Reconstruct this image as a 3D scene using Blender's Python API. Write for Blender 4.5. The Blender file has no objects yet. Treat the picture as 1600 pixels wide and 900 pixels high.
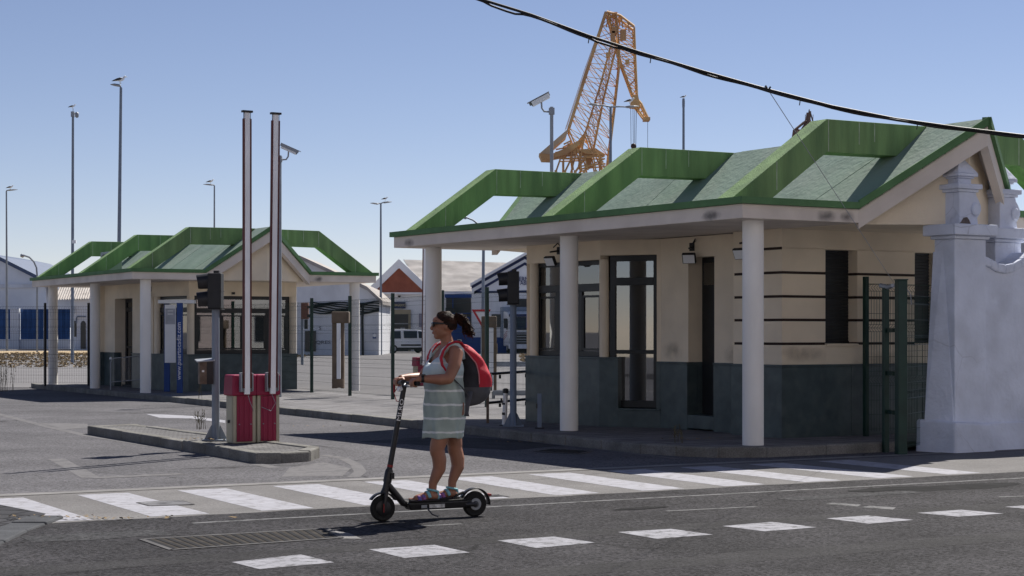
import bpy, bmesh, math, random
from mathutils import Vector, Matrix, noise
R = math.radians
random.seed(7)
SC = bpy.context.scene
COL = SC.collection

# ------------------------------------------------------------------ camera, sky, sun, exposure
F, HZ, CAMH = 2750.0, 518.0, 1.56
cam = bpy.data.objects.new('camera', bpy.data.cameras.new('camera'))
COL.objects.link(cam)
cam.location = (0, 0, CAMH); cam.rotation_euler = (R(90), 0, 0)
cam.data.sensor_width = 36; cam.data.lens = 36*F/1600
cam.data.shift_y = (HZ-450)/1600
cam.data.clip_start = .1; cam.data.clip_end = 6000
SC.camera = cam
SC.view_settings.view_transform = 'Standard'; SC.view_settings.look = 'None'
SC.view_settings.gamma = 1.0; SC.view_settings.exposure = 0.6
SUN_EL, SUN_DIR = R(48), Vector((.53, .848))           # the sun stands beyond the booths, to the right
W = bpy.data.worlds.new('World'); SC.world = W; W.use_nodes = True
nt = W.node_tree; bg = nt.nodes['Background']
sky = nt.nodes.new('ShaderNodeTexSky'); sky.sky_type = 'NISHITA'; sky.sun_disc = False
sky.sun_elevation = SUN_EL; sky.sun_rotation = math.atan2(SUN_DIR.x, SUN_DIR.y)
sky.air_density = 1.0; sky.dust_density = .12; sky.ozone_density = 3.0; sky.altitude = 2600
tone = nt.nodes.new('ShaderNodeMix'); tone.data_type = 'RGBA'; tone.blend_type = 'MULTIPLY'; tone.inputs[0].default_value = 1
tone.inputs[7].default_value = (1.10, .90, .875, 1)     # the photograph's slightly violet sky
nt.links.new(sky.outputs[0], tone.inputs[6]); nt.links.new(tone.outputs[2], bg.inputs[0]); bg.inputs[1].default_value = .068
sl = bpy.data.lights.new('sun', 'SUN'); sl.energy = 4.9; sl.angle = R(.5); sl.color = (1, .95, .87)
so = bpy.data.objects.new('sun', sl); COL.objects.link(so); so.location = (20, 30, 40)
sd = Vector((SUN_DIR.x*math.cos(SUN_EL), SUN_DIR.y*math.cos(SUN_EL), math.sin(SUN_EL)))
so.rotation_euler = sd.to_track_quat('Z', 'Y').to_euler()

# ------------------------------------------------------------------ helpers
def gz(y):                                   # the yard falls gently away beyond the booth
    return -.1*min(1, max(0, (y-22)/21))
def G(px, py, h=0):                          # where a photo pixel meets the ground (h above it)
    y = 20
    for _ in range(30):
        y = (CAMH-h-gz(y))*F/(py-HZ)
    return Vector(((px-800)/F*y, y, gz(y)+h))
def at(px, py, y):                           # a photo pixel at distance y
    return Vector(((px-800)/F*y, y, CAMH+(HZ-py)/F*y))

class MB:
    def __init__(s): s.v = []; s.f = []; s.m = []
    def add(s, vs, fs, mi=0):
        n = len(s.v); s.v += [tuple(v) for v in vs]
        for f in fs: s.f.append(tuple(i+n for i in f)); s.m.append(mi)
        return s
    def box(s, a, b, mi=0, M=None):
        (x0, y0, z0), (x1, y1, z1) = a, b
        vs = [Vector(p) for p in ((x0,y0,z0),(x1,y0,z0),(x1,y1,z0),(x0,y1,z0),(x0,y0,z1),(x1,y0,z1),(x1,y1,z1),(x0,y1,z1))]
        if M: vs = [M @ v for v in vs]
        return s.add(vs, [(0,3,2,1),(4,5,6,7),(0,1,5,4),(1,2,6,5),(2,3,7,6),(3,0,4,7)], mi)
    def hexa(s, b, t, mi=0, mt=None):         # bottom quad, top quad (ccw from above)
        s.add(list(b)+list(t), [(3,2,1,0)], mi); n = len(s.v)-8
        for q in ((4,5,6,7),): s.f.append(tuple(n+i for i in q)); s.m.append(mi if mt is None else mt)
        for q in ((0,1,5,4),(1,2,6,5),(2,3,7,6),(3,0,4,7)): s.f.append(tuple(n+i for i in q)); s.m.append(mi)
        return s
    def prism(s, poly, z0, z1, mi=0, mt=None):  # plan polygon ccw, z0/z1 numbers or functions of (x,y)
        n = len(poly); zf = lambda z, p: z(p[0], p[1]) if callable(z) else z
        vs = [(p[0], p[1], zf(z0, p)) for p in poly]+[(p[0], p[1], zf(z1, p)) for p in poly]
        k = len(s.v); s.add(vs, [tuple(range(n-1, -1, -1))], mi)
        s.f.append(tuple(k+n+i for i in range(n))); s.m.append(mi if mt is None else mt)
        for i in range(n):
            j = (i+1) % n; s.f.append((k+i, k+j, k+n+j, k+n+i)); s.m.append(mi)
        return s
    def extr(s, poly, d, mi=0):               # any planar 3d polygon moved by vector d
        n = len(poly); d = Vector(d)
        vs = [Vector(p) for p in poly]; vs += [p+d for p in vs]
        return s.add(vs, [tuple(range(n-1, -1, -1)), tuple(range(n, 2*n))]+[(i, (i+1) % n, n+(i+1) % n, n+i) for i in range(n)], mi)
    def tube(s, pts, r, n=8, mi=0, cap=True, flat=1.0):
        pts = [Vector(p) for p in pts]; k = len(pts)
        rs = list(r) if hasattr(r, '__len__') else [r]*k
        up = None; rings = []
        for i, p in enumerate(pts):
            d = (pts[min(i+1, k-1)]-pts[max(i-1, 0)]).normalized()
            if up is None:
                a = Vector((0, 0, 1)) if abs(d.z) < .9 else Vector((0, 1, 0))
                up = (a-d*a.dot(d)).normalized()
            else:
                up = (up-d*up.dot(d)).normalized()
            sd_ = d.cross(up)
            rings.append([p+(up*math.cos(2*math.pi*j/n)*flat+sd_*math.sin(2*math.pi*j/n))*rs[i] for j in range(n)])
        vs = [v for q in rings for v in q]; fs = []
        for i in range(k-1):
            for j in range(n):
                fs.append((i*n+j, (i+1)*n+j, (i+1)*n+(j+1) % n, i*n+(j+1) % n))
        if cap: fs += [tuple(range(n)), tuple((k-1)*n+j for j in range(n-1, -1, -1))]
        return s.add(vs, fs, mi)
    def bar(s, a, b, r, n=6, mi=0): return s.tube([a, b], r, n, mi)
    def lathe(s, prof, n=16, c=(0,0,0), mi=0, M=None):   # prof: (r, z) list
        vs = []
        for r, z in prof:
            for j in range(n):
                t = 2*math.pi*j/n; v = Vector((c[0]+r*math.cos(t), c[1]+r*math.sin(t), c[2]+z))
                vs.append(M @ v if M else v)
        fs = []
        for i in range(len(prof)-1):
            for j in range(n): fs.append((i*n+j, i*n+(j+1) % n, (i+1)*n+(j+1) % n, (i+1)*n+j))
        fs += [tuple(range(n-1, -1, -1)), tuple((len(prof)-1)*n+j for j in range(n))]
        return s.add(vs, fs, mi)
    def ell(s, c, r, n=12, k=8, mi=0, M=None):
        vs = []; c = Vector(c)
        for i in range(k+1):
            a = math.pi*i/k
            for j in range(n):
                t = 2*math.pi*j/n
                v = Vector((r[0]*math.sin(a)*math.cos(t), r[1]*math.sin(a)*math.sin(t), r[2]*math.cos(a)))
                vs.append((M @ v if M else v)+c)
        fs = [(i*n+j, (i+1)*n+j, (i+1)*n+(j+1) % n, i*n+(j+1) % n) for i in range(k) for j in range(n)]
        return s.add(vs, fs, mi)
    def mesh(s, name, mats, smooth=False):
        me = bpy.data.meshes.new(name); me.from_pydata(s.v, [], s.f)
        for m in (mats if isinstance(mats, (list, tuple)) else [mats]): me.materials.append(m)
        if any(s.m): me.polygons.foreach_set('material_index', s.m)
        me.validate()
        if smooth: me.shade_smooth()
        return me
    def build(s, name, mats, parent=None, smooth=False, bevel=0, loc=None, rot=None, **kw):
        return link(name, s.mesh(name, mats, smooth), parent, bevel, loc, rot, smooth, **kw)

def link(name, me, parent=None, bevel=0, loc=None, rot=None, smooth=False, **kw):
    o = bpy.data.objects.new(name, me); COL.objects.link(o); o.parent = parent
    if loc is not None: o.location = loc
    if rot is not None: o.rotation_euler = rot
    if bevel:
        b = o.modifiers.new('bevel', 'BEVEL'); b.width = bevel; b.segments = 2; b.limit_method = 'ANGLE'; b.angle_limit = R(40)
    if smooth == 'auto':
        for p in me.polygons: p.use_smooth = True
        es = o.modifiers.new('split', 'EDGE_SPLIT'); es.split_angle = R(35)
    for k, v in kw.items(): o[k] = v
    return o
def thing(name, label, cat, loc=(0,0,0), rz=0, group=None):
    o = bpy.data.objects.new(name, None); COL.objects.link(o); o.location = loc; o.rotation_euler = (0, 0, rz)
    o.empty_display_size = .2
    o['label'] = label; o['category'] = cat
    if group: o['group'] = group
    return o
def dup(root, loc=None, rz=None, label=None):
    r = root.copy(); COL.objects.link(r)
    if loc is not None: r.location = loc
    if rz is not None: r.rotation_euler = (0, 0, rz)
    if label: r['label'] = label
    for ch in list(root.children):
        c = ch.copy(); COL.objects.link(c); c.parent = r
        for g in list(ch.children):
            d = g.copy(); COL.objects.link(d); d.parent = c
    return r
def text(s, name, size, m, parent, loc, rot, ex=.002, align='CENTER', sx=1):
    c = bpy.data.curves.new(name, 'FONT'); c.body = s; c.size = size; c.extrude = ex; c.align_x = align; c.align_y = 'CENTER'
    c.resolution_u = 2; c.materials.append(m)
    tmp = bpy.data.objects.new(name, c); COL.objects.link(tmp)
    me = bpy.data.meshes.new_from_object(tmp.evaluated_get(bpy.context.evaluated_depsgraph_get()))
    bpy.data.objects.remove(tmp); bpy.data.curves.remove(c); me.name = name
    o = link(name, me, parent, 0, loc, rot); o.scale = (sx, 1, 1)
    return o

# ------------------------------------------------------------------ materials
def _n(nt, t, **k):
    n = nt.nodes.new(t)
    for a, b in k.items(): setattr(n, a, b)
    return n
def mat(name, c, rough=.7, var=.25, scale=3, c2=None, c2amt=.5, c2scale=.6, bump=.1, bscale=60, metal=0, stretch=(1,1,1), speck=0, spscale=120,
        cracks=0, crscale=.35, spec=.4, coords='world', c2ramp=(.45,.65)):
    m = bpy.data.materials.new(name); m.use_nodes = True; t = m.node_tree; L = t.links.new
    p = t.nodes['Principled BSDF']; p.inputs['Roughness'].default_value = rough; p.inputs['Metallic'].default_value = metal
    p.inputs['Specular IOR Level'].default_value = spec
    if coords == 'world': src = _n(t, 'ShaderNodeNewGeometry').outputs['Position']
    else: src = _n(t, 'ShaderNodeTexCoord').outputs['Object']
    mp = _n(t, 'ShaderNodeMapping'); mp.inputs['Scale'].default_value = stretch; L(src, mp.inputs[0])
    def nz(sc, det=4, raw=False):
        n = _n(t, 'ShaderNodeTexNoise'); n.inputs['Scale'].default_value = sc; n.inputs['Detail'].default_value = det
        L(src if raw else mp.outputs[0], n.inputs[0]); return n.outputs[0]
    def mix(f, a, b, mode='MIX'):
        x = _n(t, 'ShaderNodeMix', data_type='RGBA', blend_type=mode)
        for q, i in ((f, 0), (a, 6), (b, 7)):
            if hasattr(q, 'links'): L(q, x.inputs[i])
            elif i == 0: x.inputs[0].default_value = q
            else: x.inputs[i].default_value = (*q[:3], 1)
        return x.outputs[2]
    def ramp(f, a, b):
        r = _n(t, 'ShaderNodeMapRange'); r.inputs[1].default_value = a; r.inputs[2].default_value = b; L(f, r.inputs[0]); return r.outputs[0]
    lo = [x*(1-var) for x in c]; hi = [min(1, x*(1+var)) for x in c]
    col = mix(ramp(nz(scale, 6), .3, .7), lo, hi)
    if c2: 
        ml = _n(t, 'ShaderNodeMath', operation='MULTIPLY'); L(ramp(nz(c2scale, 5), *c2ramp), ml.inputs[0]); ml.inputs[1].default_value = c2amt
        col = mix(ml.outputs[0], col, c2)
    if speck:
        v = _n(t, 'ShaderNodeTexVoronoi'); v.inputs['Scale'].default_value = spscale; L(src, v.inputs[0])
        hs = _n(t, 'ShaderNodeMapRange'); L(v.outputs['Color'], hs.inputs[0]); hs.inputs[3].default_value = 1-speck; hs.inputs[4].default_value = 1+speck
        cm = _n(t, 'ShaderNodeCombineColor')
        for i in range(3): L(hs.outputs[0], cm.inputs[i])
        col = mix(1.0, col, cm.outputs[0], 'MULTIPLY')
    if cracks:
        wv = _n(t, 'ShaderNodeTexNoise'); wv.inputs['Scale'].default_value = 2; L(src, wv.inputs[0])
        ad = _n(t, 'ShaderNodeMix', data_type='VECTOR'); ad.inputs[0].default_value = .25; L(src, ad.inputs[4]); L(wv.outputs[1], ad.inputs[5])
        v = _n(t, 'ShaderNodeTexVoronoi', feature='DISTANCE_TO_EDGE'); v.inputs['Scale'].default_value = crscale; L(ad.outputs[1], v.inputs[0])
        k = _n(t, 'ShaderNodeMath', operation='MULTIPLY'); L(ramp(v.outputs[0], .006, .0), k.inputs[0])
        L(ramp(nz(.5, 2, True), .45, .6), k.inputs[1])
        k2 = _n(t, 'ShaderNodeMath', operation='MULTIPLY'); L(k.outputs[0], k2.inputs[0]); k2.inputs[1].default_value = cracks
        col = mix(k2.outputs[0], col, [x*.25 for x in c])
    L(col, p.inputs['Base Color'])
    if bump:
        b = _n(t, 'ShaderNodeBump'); b.inputs['Strength'].default_value = bump; b.inputs['Distance'].default_value = .02
        L(nz(bscale, 3), b.inputs['Height']); L(b.outputs[0], p.inputs['Normal'])
    return m
def glass(name, tint=(.05,.06,.07), see=.35):
    m = bpy.data.materials.new(name); m.use_nodes = True; t = m.node_tree; L = t.links.new
    t.nodes.remove(t.nodes['Principled BSDF'])
    tr = _n(t, 'ShaderNodeBsdfTransparent'); tr.inputs[0].default_value = (see, see, see*1.03, 1)
    gl = _n(t, 'ShaderNodeBsdfGlossy'); gl.inputs['Roughness'].default_value = .015; gl.inputs[0].default_value = (.9,.93,.97,1)
    fr = _n(t, 'ShaderNodeFresnel'); fr.inputs[0].default_value = 2.9
    nb = _n(t, 'ShaderNodeBump'); nb.inputs['Strength'].default_value = .04; ns = _n(t, 'ShaderNodeTexNoise'); ns.inputs['Scale'].default_value = 2.2
    L(ns.outputs[0], nb.inputs['Height']); L(nb.outputs[0], gl.inputs['Normal'])
    mx = _n(t, 'ShaderNodeMixShader'); L(fr.outputs[0], mx.inputs[0]); L(tr.outputs[0], mx.inputs[1]); L(gl.outputs[0], mx.inputs[2])
    L(mx.outputs[0], t.nodes['Material Output'].inputs[0]); return m
def paint_worn(name, c, under, amt=.5, sc=9):
    m = mat(name, c, .8, .12, 6, bump=.15, bscale=90, spec=.12); t = m.node_tree; L = t.links.new; p = t.nodes['Principled BSDF']
    src = p.inputs['Base Color'].links[0].from_socket
    g = _n(t, 'ShaderNodeNewGeometry'); n = _n(t, 'ShaderNodeTexNoise'); n.inputs['Scale'].default_value = sc; n.inputs['Detail'].default_value = 8; n.inputs['Roughness'].default_value = .75
    L(g.outputs['Position'], n.inputs[0]); r = _n(t, 'ShaderNodeMapRange'); r.inputs[1].default_value = .62-.25*amt; r.inputs[2].default_value = .70-.12*amt; L(n.outputs[0], r.inputs[0])
    x = _n(t, 'ShaderNodeMix', data_type='RGBA'); L(r.outputs[0], x.inputs[0]); L(src, x.inputs[6]); x.inputs[7].default_value = (*under, 1); L(x.outputs[2], p.inputs['Base Color'])
    return m
def paving(name, c, sx, sy, rot=0, joint=.012, var=.2):
    m = mat(name, c, .85, var, 2, bump=.1, bscale=70, speck=.15, spscale=90, spec=.1); t = m.node_tree; L = t.links.new; p = t.nodes['Principled BSDF']
    src = p.inputs['Base Color'].links[0].from_socket; g = _n(t, 'ShaderNodeNewGeometry'); mp = _n(t, 'ShaderNodeMapping'); mp.inputs['Rotation'].default_value = (0,0,rot)
    L(g.outputs['Position'], mp.inputs[0]); b = _n(t, 'ShaderNodeTexBrick'); L(mp.outputs[0], b.inputs[0]); b.inputs['Scale'].default_value = 1
    b.inputs['Brick Width'].default_value = sx; b.inputs['Row Height'].default_value = sy; b.inputs['Mortar Size'].default_value = joint
    b.inputs['Color1'].default_value = (1,1,1,1); b.inputs['Color2'].default_value = (.82,.82,.82,1); b.inputs['Mortar'].default_value = (.35,.35,.35,1)
    x = _n(t, 'ShaderNodeMix', data_type='RGBA', blend_type='MULTIPLY'); x.inputs[0].default_value = 1; L(src, x.inputs[6]); L(b.outputs[0], x.inputs[7]); L(x.outputs[2], p.inputs['Base Color'])
    bp = _n(t, 'ShaderNodeBump'); bp.inputs['Strength'].default_value = .5; bp.inputs['Distance'].default_value = .01; L(b.outputs[0], bp.inputs['Height']); L(bp.outputs[0], p.inputs['Normal'])
    return m
M_road = mat('asphalt_road', (.044,.0425,.046), .85, .3, 1.1, c2=(.03,.029,.031), c2amt=.7, c2scale=.45, bump=.6, bscale=130, speck=.8, spscale=48, cracks=.9, crscale=.3, spec=.08)
M_yard = mat('asphalt_yard', (.115,.112,.12), .85, .16, .8, c2=(.08,.078,.084), c2amt=.55, c2scale=.25, bump=.4, bscale=110, speck=.5, spscale=45, cracks=.8, crscale=.25, spec=.08)
M_yard2 = mat('concrete_road', (.18,.175,.18), .85, .12, .3, bump=.1, bscale=20, spec=.08)
M_cross = mat('concrete_crossing', (.17,.165,.165), .85, .13, 1.2, c2=(.125,.12,.12), c2amt=.6, c2scale=.7, bump=.3, bscale=100, speck=.25, spscale=80, cracks=.7, spec=.08)
M_stripe = paint_worn('stripe_paint', (.33,.33,.365), (.21,.205,.21), .45, 8)
M_dash = paint_worn('dash_paint', (.285,.285,.315), (.09,.09,.092), .55, 9)
M_faint = paint_worn('faded_paint', (.165,.16,.165), (.098,.095,.097), .75, 6)
M_line = paint_worn('line_paint', (.16,.16,.165), (.035,.035,.036), .6, 7)
M_gutter = mat('gutter_concrete', (.20,.195,.195), .85, .2, 3, bump=.2, spec=.08)
M_joint = mat('joint_dirt', (.05,.045,.04), .95, .3, 8, bump=0, spec=.08)
M_kerb = mat('kerb_concrete', (.19,.185,.175), .85, .22, 4, c2=(.13,.125,.11), c2amt=.6, c2scale=1.5, bump=.4, bscale=60, speck=.25, spscale=90, spec=.08)
M_pave = paving('platform_paving', (.19,.185,.19), .6, .4, -.5, .012)
M_paver = paving('island_paver', (.18,.175,.175), .2, .1, -.5, .012, .25)
M_tile = paving('corner_tile', (.055,.055,.06), .3, .3, .35, .02)
M_dry = mat('dry_grass', (.42,.32,.19), .95, .35, 1.5, c2=(.30,.225,.13), c2amt=.7, c2scale=.8, bump=.8, bscale=8)
M_gsheet = M_yard
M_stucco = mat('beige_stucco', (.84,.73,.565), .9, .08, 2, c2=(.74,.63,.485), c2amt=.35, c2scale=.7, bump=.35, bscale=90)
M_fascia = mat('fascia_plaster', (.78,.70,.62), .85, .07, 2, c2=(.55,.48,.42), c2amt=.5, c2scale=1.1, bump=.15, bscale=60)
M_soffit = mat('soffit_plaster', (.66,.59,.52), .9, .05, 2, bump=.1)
M_column = mat('column_paint', (.86,.84,.80), .7, .06, 3, c2=(.72,.69,.64), c2amt=.35, c2scale=1.4, bump=.12, bscale=50, stretch=(1,1,.4))
M_green = mat('green_paint', (.195,.315,.125), .8, .24, 5, c2=(.11,.20,.085), c2amt=.6, c2scale=3.5, bump=.45, bscale=55, stretch=(1,1,.14))
M_greencap = mat('green_capping', (.10,.21,.085), .75, .15, 4, bump=.2, bscale=50)
M_felt = mat('roof_felt', (.21,.285,.235), .8, .13, 1.6, c2=(.31,.36,.31), c2amt=.5, c2scale=1.3, bump=.5, bscale=14, stretch=(1,1,.6), spec=.2)
M_slate = mat('green_slate', (.06,.085,.09), .38, .22, 5, c2=(.10,.13,.13), c2amt=.55, c2scale=4.5, bump=.03, bscale=30, c2ramp=(.5,.7))
M_brown = mat('joint_brown', (.035,.022,.017), .8, .2, 4, bump=0)
M_black = mat('black_aluminium', (.014,.016,.018), .35, .2, 5, bump=0)
M_shut = mat('shutter_dark', (.022,.025,.028), .5, .2, 5, bump=0)
M_dark = mat('interior_dark', (.06,.06,.06), .9, .1, 2, bump=0)
M_glass = glass('window_glass', see=.55)
M_glassd = glass('door_glass', see=.4)
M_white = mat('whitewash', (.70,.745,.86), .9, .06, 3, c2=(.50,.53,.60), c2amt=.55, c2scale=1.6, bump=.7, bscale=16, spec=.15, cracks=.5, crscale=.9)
M_stain = mat('bare_brick', (.16,.13,.115), .95, .3, 14, bump=.6, bscale=40)
M_kerbd = mat('kerb_dark', (.075,.078,.085), .9, .2, 4, bump=.3, bscale=60, spec=.08)
M_blind = mat('window_blind', (.80,.80,.80), .9, .05, 2, bump=0)
M_steel = mat('galvanised_steel', (.30,.32,.35), .5, .15, 3, metal=.4, bump=0)
M_pole = mat('pole_grey', (.20,.235,.29), .55, .1, 3, bump=0)
M_poleblue = mat('pole_blue_grey', (.17,.215,.29), .5, .1, 3, bump=0)
M_fgreen = mat('fence_green', (.012,.04,.03), .45, .2, 5, bump=0)
M_blk = mat('black_plastic', (.018,.018,.02), .5, .2, 6, bump=0)
M_blk2 = mat('dark_plastic', (.016,.017,.02), .55, .2, 6, bump=0)
M_red = mat('crimson_paint', (.27,.009,.05), .5, .12, 3, c2=(.20,.012,.045), c2amt=.5, c2scale=3, bump=.03)
M_alu = mat('cabinet_beige', (.40,.37,.28), .5, .1, 3, metal=.2, bump=0)
M_arm = mat('boom_white', (.9,.9,.92), .5, .06, 2, bump=0)
M_armred = mat('boom_red', (.10,.02,.018), .5, .2, 4, bump=0)
M_wpanel = mat('white_panel', (.84,.86,.88), .5, .06, 2, bump=0)
M_blue = mat('blue_paint', (.012,.055,.22), .5, .12, 3, bump=0)
M_pblue = mat('panel_blue', (.03,.10,.27), .6, .2, 1, bump=0)
M_brass = mat('rust_brown', (.14,.10,.075), .7, .35, 14, bump=.1)
M_wood = mat('box_brown', (.15,.11,.075), .6, .25, 5, bump=0)
M_txtw = mat('lettering_white', (.8,.8,.8), .6, 0, 1, bump=0)
M_txtn = mat('lettering_navy', (.01,.02,.11), .6, 0, 1, bump=0)
M_txtr = mat('lettering_red', (.33,.02,.02), .6, 0, 1, bump=0)
M_txtk = mat('lettering_grey', (.10,.10,.12), .8, 0, 1, bump=0)
M_txty = mat('lettering_yellow', (.6,.52,.30), .6, 0, 1, bump=0)
M_bwall = mat('render_white', (.80,.815,.85), .9, .06, .4, c2=(.62,.63,.67), c2amt=.5, c2scale=.25, bump=0)
M_bwall2 = mat('render_dirty', (.78,.79,.82), .9, .1, .5, c2=(.48,.48,.50), c2amt=.7, c2scale=.5, bump=0, stretch=(1,1,.5))
M_brick = mat('brick_red', (.30,.10,.065), .9, .15, 1.5, bump=0)
M_corr = mat('fibre_cement', (.62,.59,.56), .9, .2, .7, c2=(.45,.42,.39), c2amt=.7, c2scale=.4, bump=0, stretch=(1,1,1))
M_tilegrey = mat('roof_tile_grey', (.34,.31,.29), .9, .25, 1.2, c2=(.4,.38,.36), c2amt=.5, c2scale=.5, bump=0)
M_crane = mat('crane_ochre', (.68,.43,.19), .7, .2, .3, c2=(.38,.17,.09), c2amt=.6, c2scale=.2, bump=0)
M_cranes = mat('crane_tan', (.58,.43,.28), .7, .15, .3, bump=0)
M_cable = mat('cable_black', (.012,.012,.014), .5, .2, 8, bump=0)

def film(name, c, amt):
    m = bpy.data.materials.new(name); m.use_nodes = True; t = m.node_tree; L = t.links.new; p = t.nodes['Principled BSDF']
    p.inputs['Base Color'].default_value = (*c, 1); p.inputs['Roughness'].default_value = 1; p.inputs['Specular IOR Level'].default_value = 0
    tc = _n(t, 'ShaderNodeTexCoord'); vl = _n(t, 'ShaderNodeVectorMath', operation='LENGTH'); L(tc.outputs['Object'], vl.inputs[0])
    n = _n(t, 'ShaderNodeTexNoise'); n.inputs['Scale'].default_value = 3.5; n.inputs['Detail'].default_value = 6; gp_ = _n(t, 'ShaderNodeNewGeometry'); n.inputs['Scale'].default_value = 7; L(gp_.outputs['Position'], n.inputs[0])
    s = _n(t, 'ShaderNodeMath', operation='SUBTRACT'); s.inputs[0].default_value = 1.25; L(vl.outputs['Value'], s.inputs[1])
    q = _n(t, 'ShaderNodeMath', operation='MULTIPLY'); L(s.outputs[0], q.inputs[0]); L(n.outputs[0], q.inputs[1])
    r = _n(t, 'ShaderNodeMapRange'); r.inputs[1].default_value = .15; r.inputs[2].default_value = .62; r.inputs[4].default_value = amt; L(q.outputs[0], r.inputs[0]); L(r.outputs[0], p.inputs['Alpha']); return m
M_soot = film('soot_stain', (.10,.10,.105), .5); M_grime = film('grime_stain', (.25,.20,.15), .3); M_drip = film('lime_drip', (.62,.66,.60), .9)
def stain(name, m, parent, c, ex, ey, sx, sy):
    """a film of size 2sx x 2sy centred at c, spanned by the unit axes ex, ey (parent space)"""
    ex, ey = Vector(ex).normalized(), Vector(ey).normalized(); nz_ = ex.cross(ey)
    o = MB().add([(-1,-1,0),(1,-1,0),(1,1,0),(-1,1,0)], [(0,1,2,3)]).build(name, m, parent)
    o.matrix_local = Matrix(((ex.x*sx,ey.x*sy,nz_.x,c[0]),(ex.y*sx,ey.y*sy,nz_.y,c[1]),(ex.z*sx,ey.z*sy,nz_.z,c[2]),(0,0,0,1))); return o
# ------------------------------------------------------------------ ground, roads, markings
def zf(h): return lambda x, y: gz(y)+h
def strip_sheet(name, xs0, xs1, ys, h, m, **kw):
    mb = MB()
    for a, b in zip(ys[:-1], ys[1:]):
        mb.add([(xs0, a, gz(a)+h), (xs1, a, gz(a)+h), (xs1, b, gz(b)+h), (xs0, b, gz(b)+h)], [(0,1,2,3)])
    return mb.build(name, m, **kw)
ground = strip_sheet('ground', -2500, 2500, [-30, 10, 22, 32.5, 43, 90, 400, 4000], 0, M_yard, kind='structure')
NA, NB = G(207, 811), G(1600, 737)                      # near edge of the crossing
FA, FB = G(200, 767.5), G(1225, 715)                    # far edge
EX = (NB-NA); EX.z = 0; EX.normalize(); EN = Vector((-EX.y, EX.x, 0))
wid = (FA-NA).dot(EN)
def XW(t, n, h): p = NA+EX*t+EN*n; return (p.x, p.y, h*.32)
def sheet(name, pts, h, m, parent=None, **kw):
    return MB().add([(p[0], p[1], (p[2] if len(p) > 2 and False else gz(p[1]))+h*.32) for p in pts], [tuple(range(len(pts)))]).build(name, m, parent, **kw)
road = MB().add([XW(-1.1, 0, .004), XW(-26, 0, .004), XW(-26, -24, .004), XW(60, -24, .004), XW(60, 0, .004)], [(0,1,2,3,4)])
E_l = []
random.seed(3)
# ragged edge of the asphalt wearing course, a few mm proud of the crossing
edge = [XW(t*.25-1.1, random.uniform(-.025, .025), .006) for t in range(0, 120)]
rp = edge+[XW(60, 0, .006), XW(60, -24, .006), XW(-26, -24, .006), XW(-26, -.9, .006)]
road = MB().add(rp[::-1], [tuple(range(len(rp)-1, -1, -1))]).build('road', M_road, kind='structure')
cross = MB().add([XW(-8, -.05, .003), XW(50, -.05, .003), XW(50, wid, .003), XW(-8, wid, .003)], [(0,1,2,3)]).build('crossing', M_cross, kind='structure')
MB().add([XW(-8, wid+.003, .008), XW(50, wid+.003, .008), XW(50, wid+.05, .008), XW(-8, wid+.05, .008)], [(0,1,2,3)]).build('joint', M_joint, cross)
MB().add([XW(-8, wid+.053, .007), XW(50, wid+.053, .007), XW(50, wid+.27, .007), XW(-8, wid+.27, .007)], [(0,1,2,3)]).build('gutter', M_gutter, cross)
# zebra stripes: right near corners read off the photograph
near_r = [(130,804),(316,801),(487,793),(636,785),(797,776),(938,769),(1071,763),(1202,756.5),(1307,751),(1431,745),(1529,738.5)]
ts = [(G(x, y)-NA).dot(EX) for x, y in near_r]
step = (ts[9]-ts[1])/8; sw = .5*step
for k in range(-1, 11):
    t1 = ts[1]+step*(k-1+.0); t0 = t1-sw
    j = [random.uniform(-.02, .02) for _ in range(4)]
    MB().add([XW(t0+j[0], .10, .0075), XW(t1+j[1], .09, .0075), XW(t1+j[2], wid-.18, .0075), XW(t0+j[3], wid-.17, .0075)], [(0,1,2,3)]).build('crossing_stripe', M_stripe, cross)
# thin edge lines on the road
def line_px(pts, w, m, h=.011, parent=road):
    ps = [G(*p) for p in pts]; mb = MB()
    for a, b in zip(ps[:-1], ps[1:]):
        d = (b-a); d.z = 0; d.normalize(); n = Vector((-d.y, d.x, 0))*w/2
        mb.add([(q.x, q.y, gz(q.y)+h*.32) for q in (a-n, b-n, b+n, a+n)], [(0,1,2,3)])
    return mb.build('road_line', m, parent)
line_px([(300,818),(1000,779.5),(1750,739)], .07, M_line)
line_px([(647,823),(722,819)], .05, M_line)
line_px([(1041,799),(1184,792)], .05, M_line)
line_px([(1560,777),(1640,774)], .06, M_line)
def quad_px(name, pts, h, m, parent): return sheet(name, [G(*p) for p in pts], h, m, parent)
for q in [((362,879),(405,890),(522,879.5),(470,867)), ((576,859),(631,872.5),(734,864),(679,852)), ((777,845),(837,857),(930.6,848.5),(865,839)),
          ((965,832),(1026,842.5),(1114,836),(1049,827)), ((1129,822.6),(1195,831),(1276,824.5),(1206,816)), ((1291,810.6),(1358,819),(1427.5,813),(1356,806)),
          ((1433,802),(1499,808),(1568,803),(1502,797)), ((1570,792.5),(1630,798),(1700,792),(1640,787.5))]:
    quad_px('road_mark', q, .012, M_dash, road)
quad_px('worn_patch', ((1290,788),(1340,792),(1345,789),(1300,786)), .011, M_line, road)
quad_px('worn_patch', ((1345,793),(1395,797),(1400,793.5),(1360,791)), .011, M_line, road)
M_oil = mat('oil_stain', (.022,.022,.023), .9, .3, 6, bump=.2, spec=.05)
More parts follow.
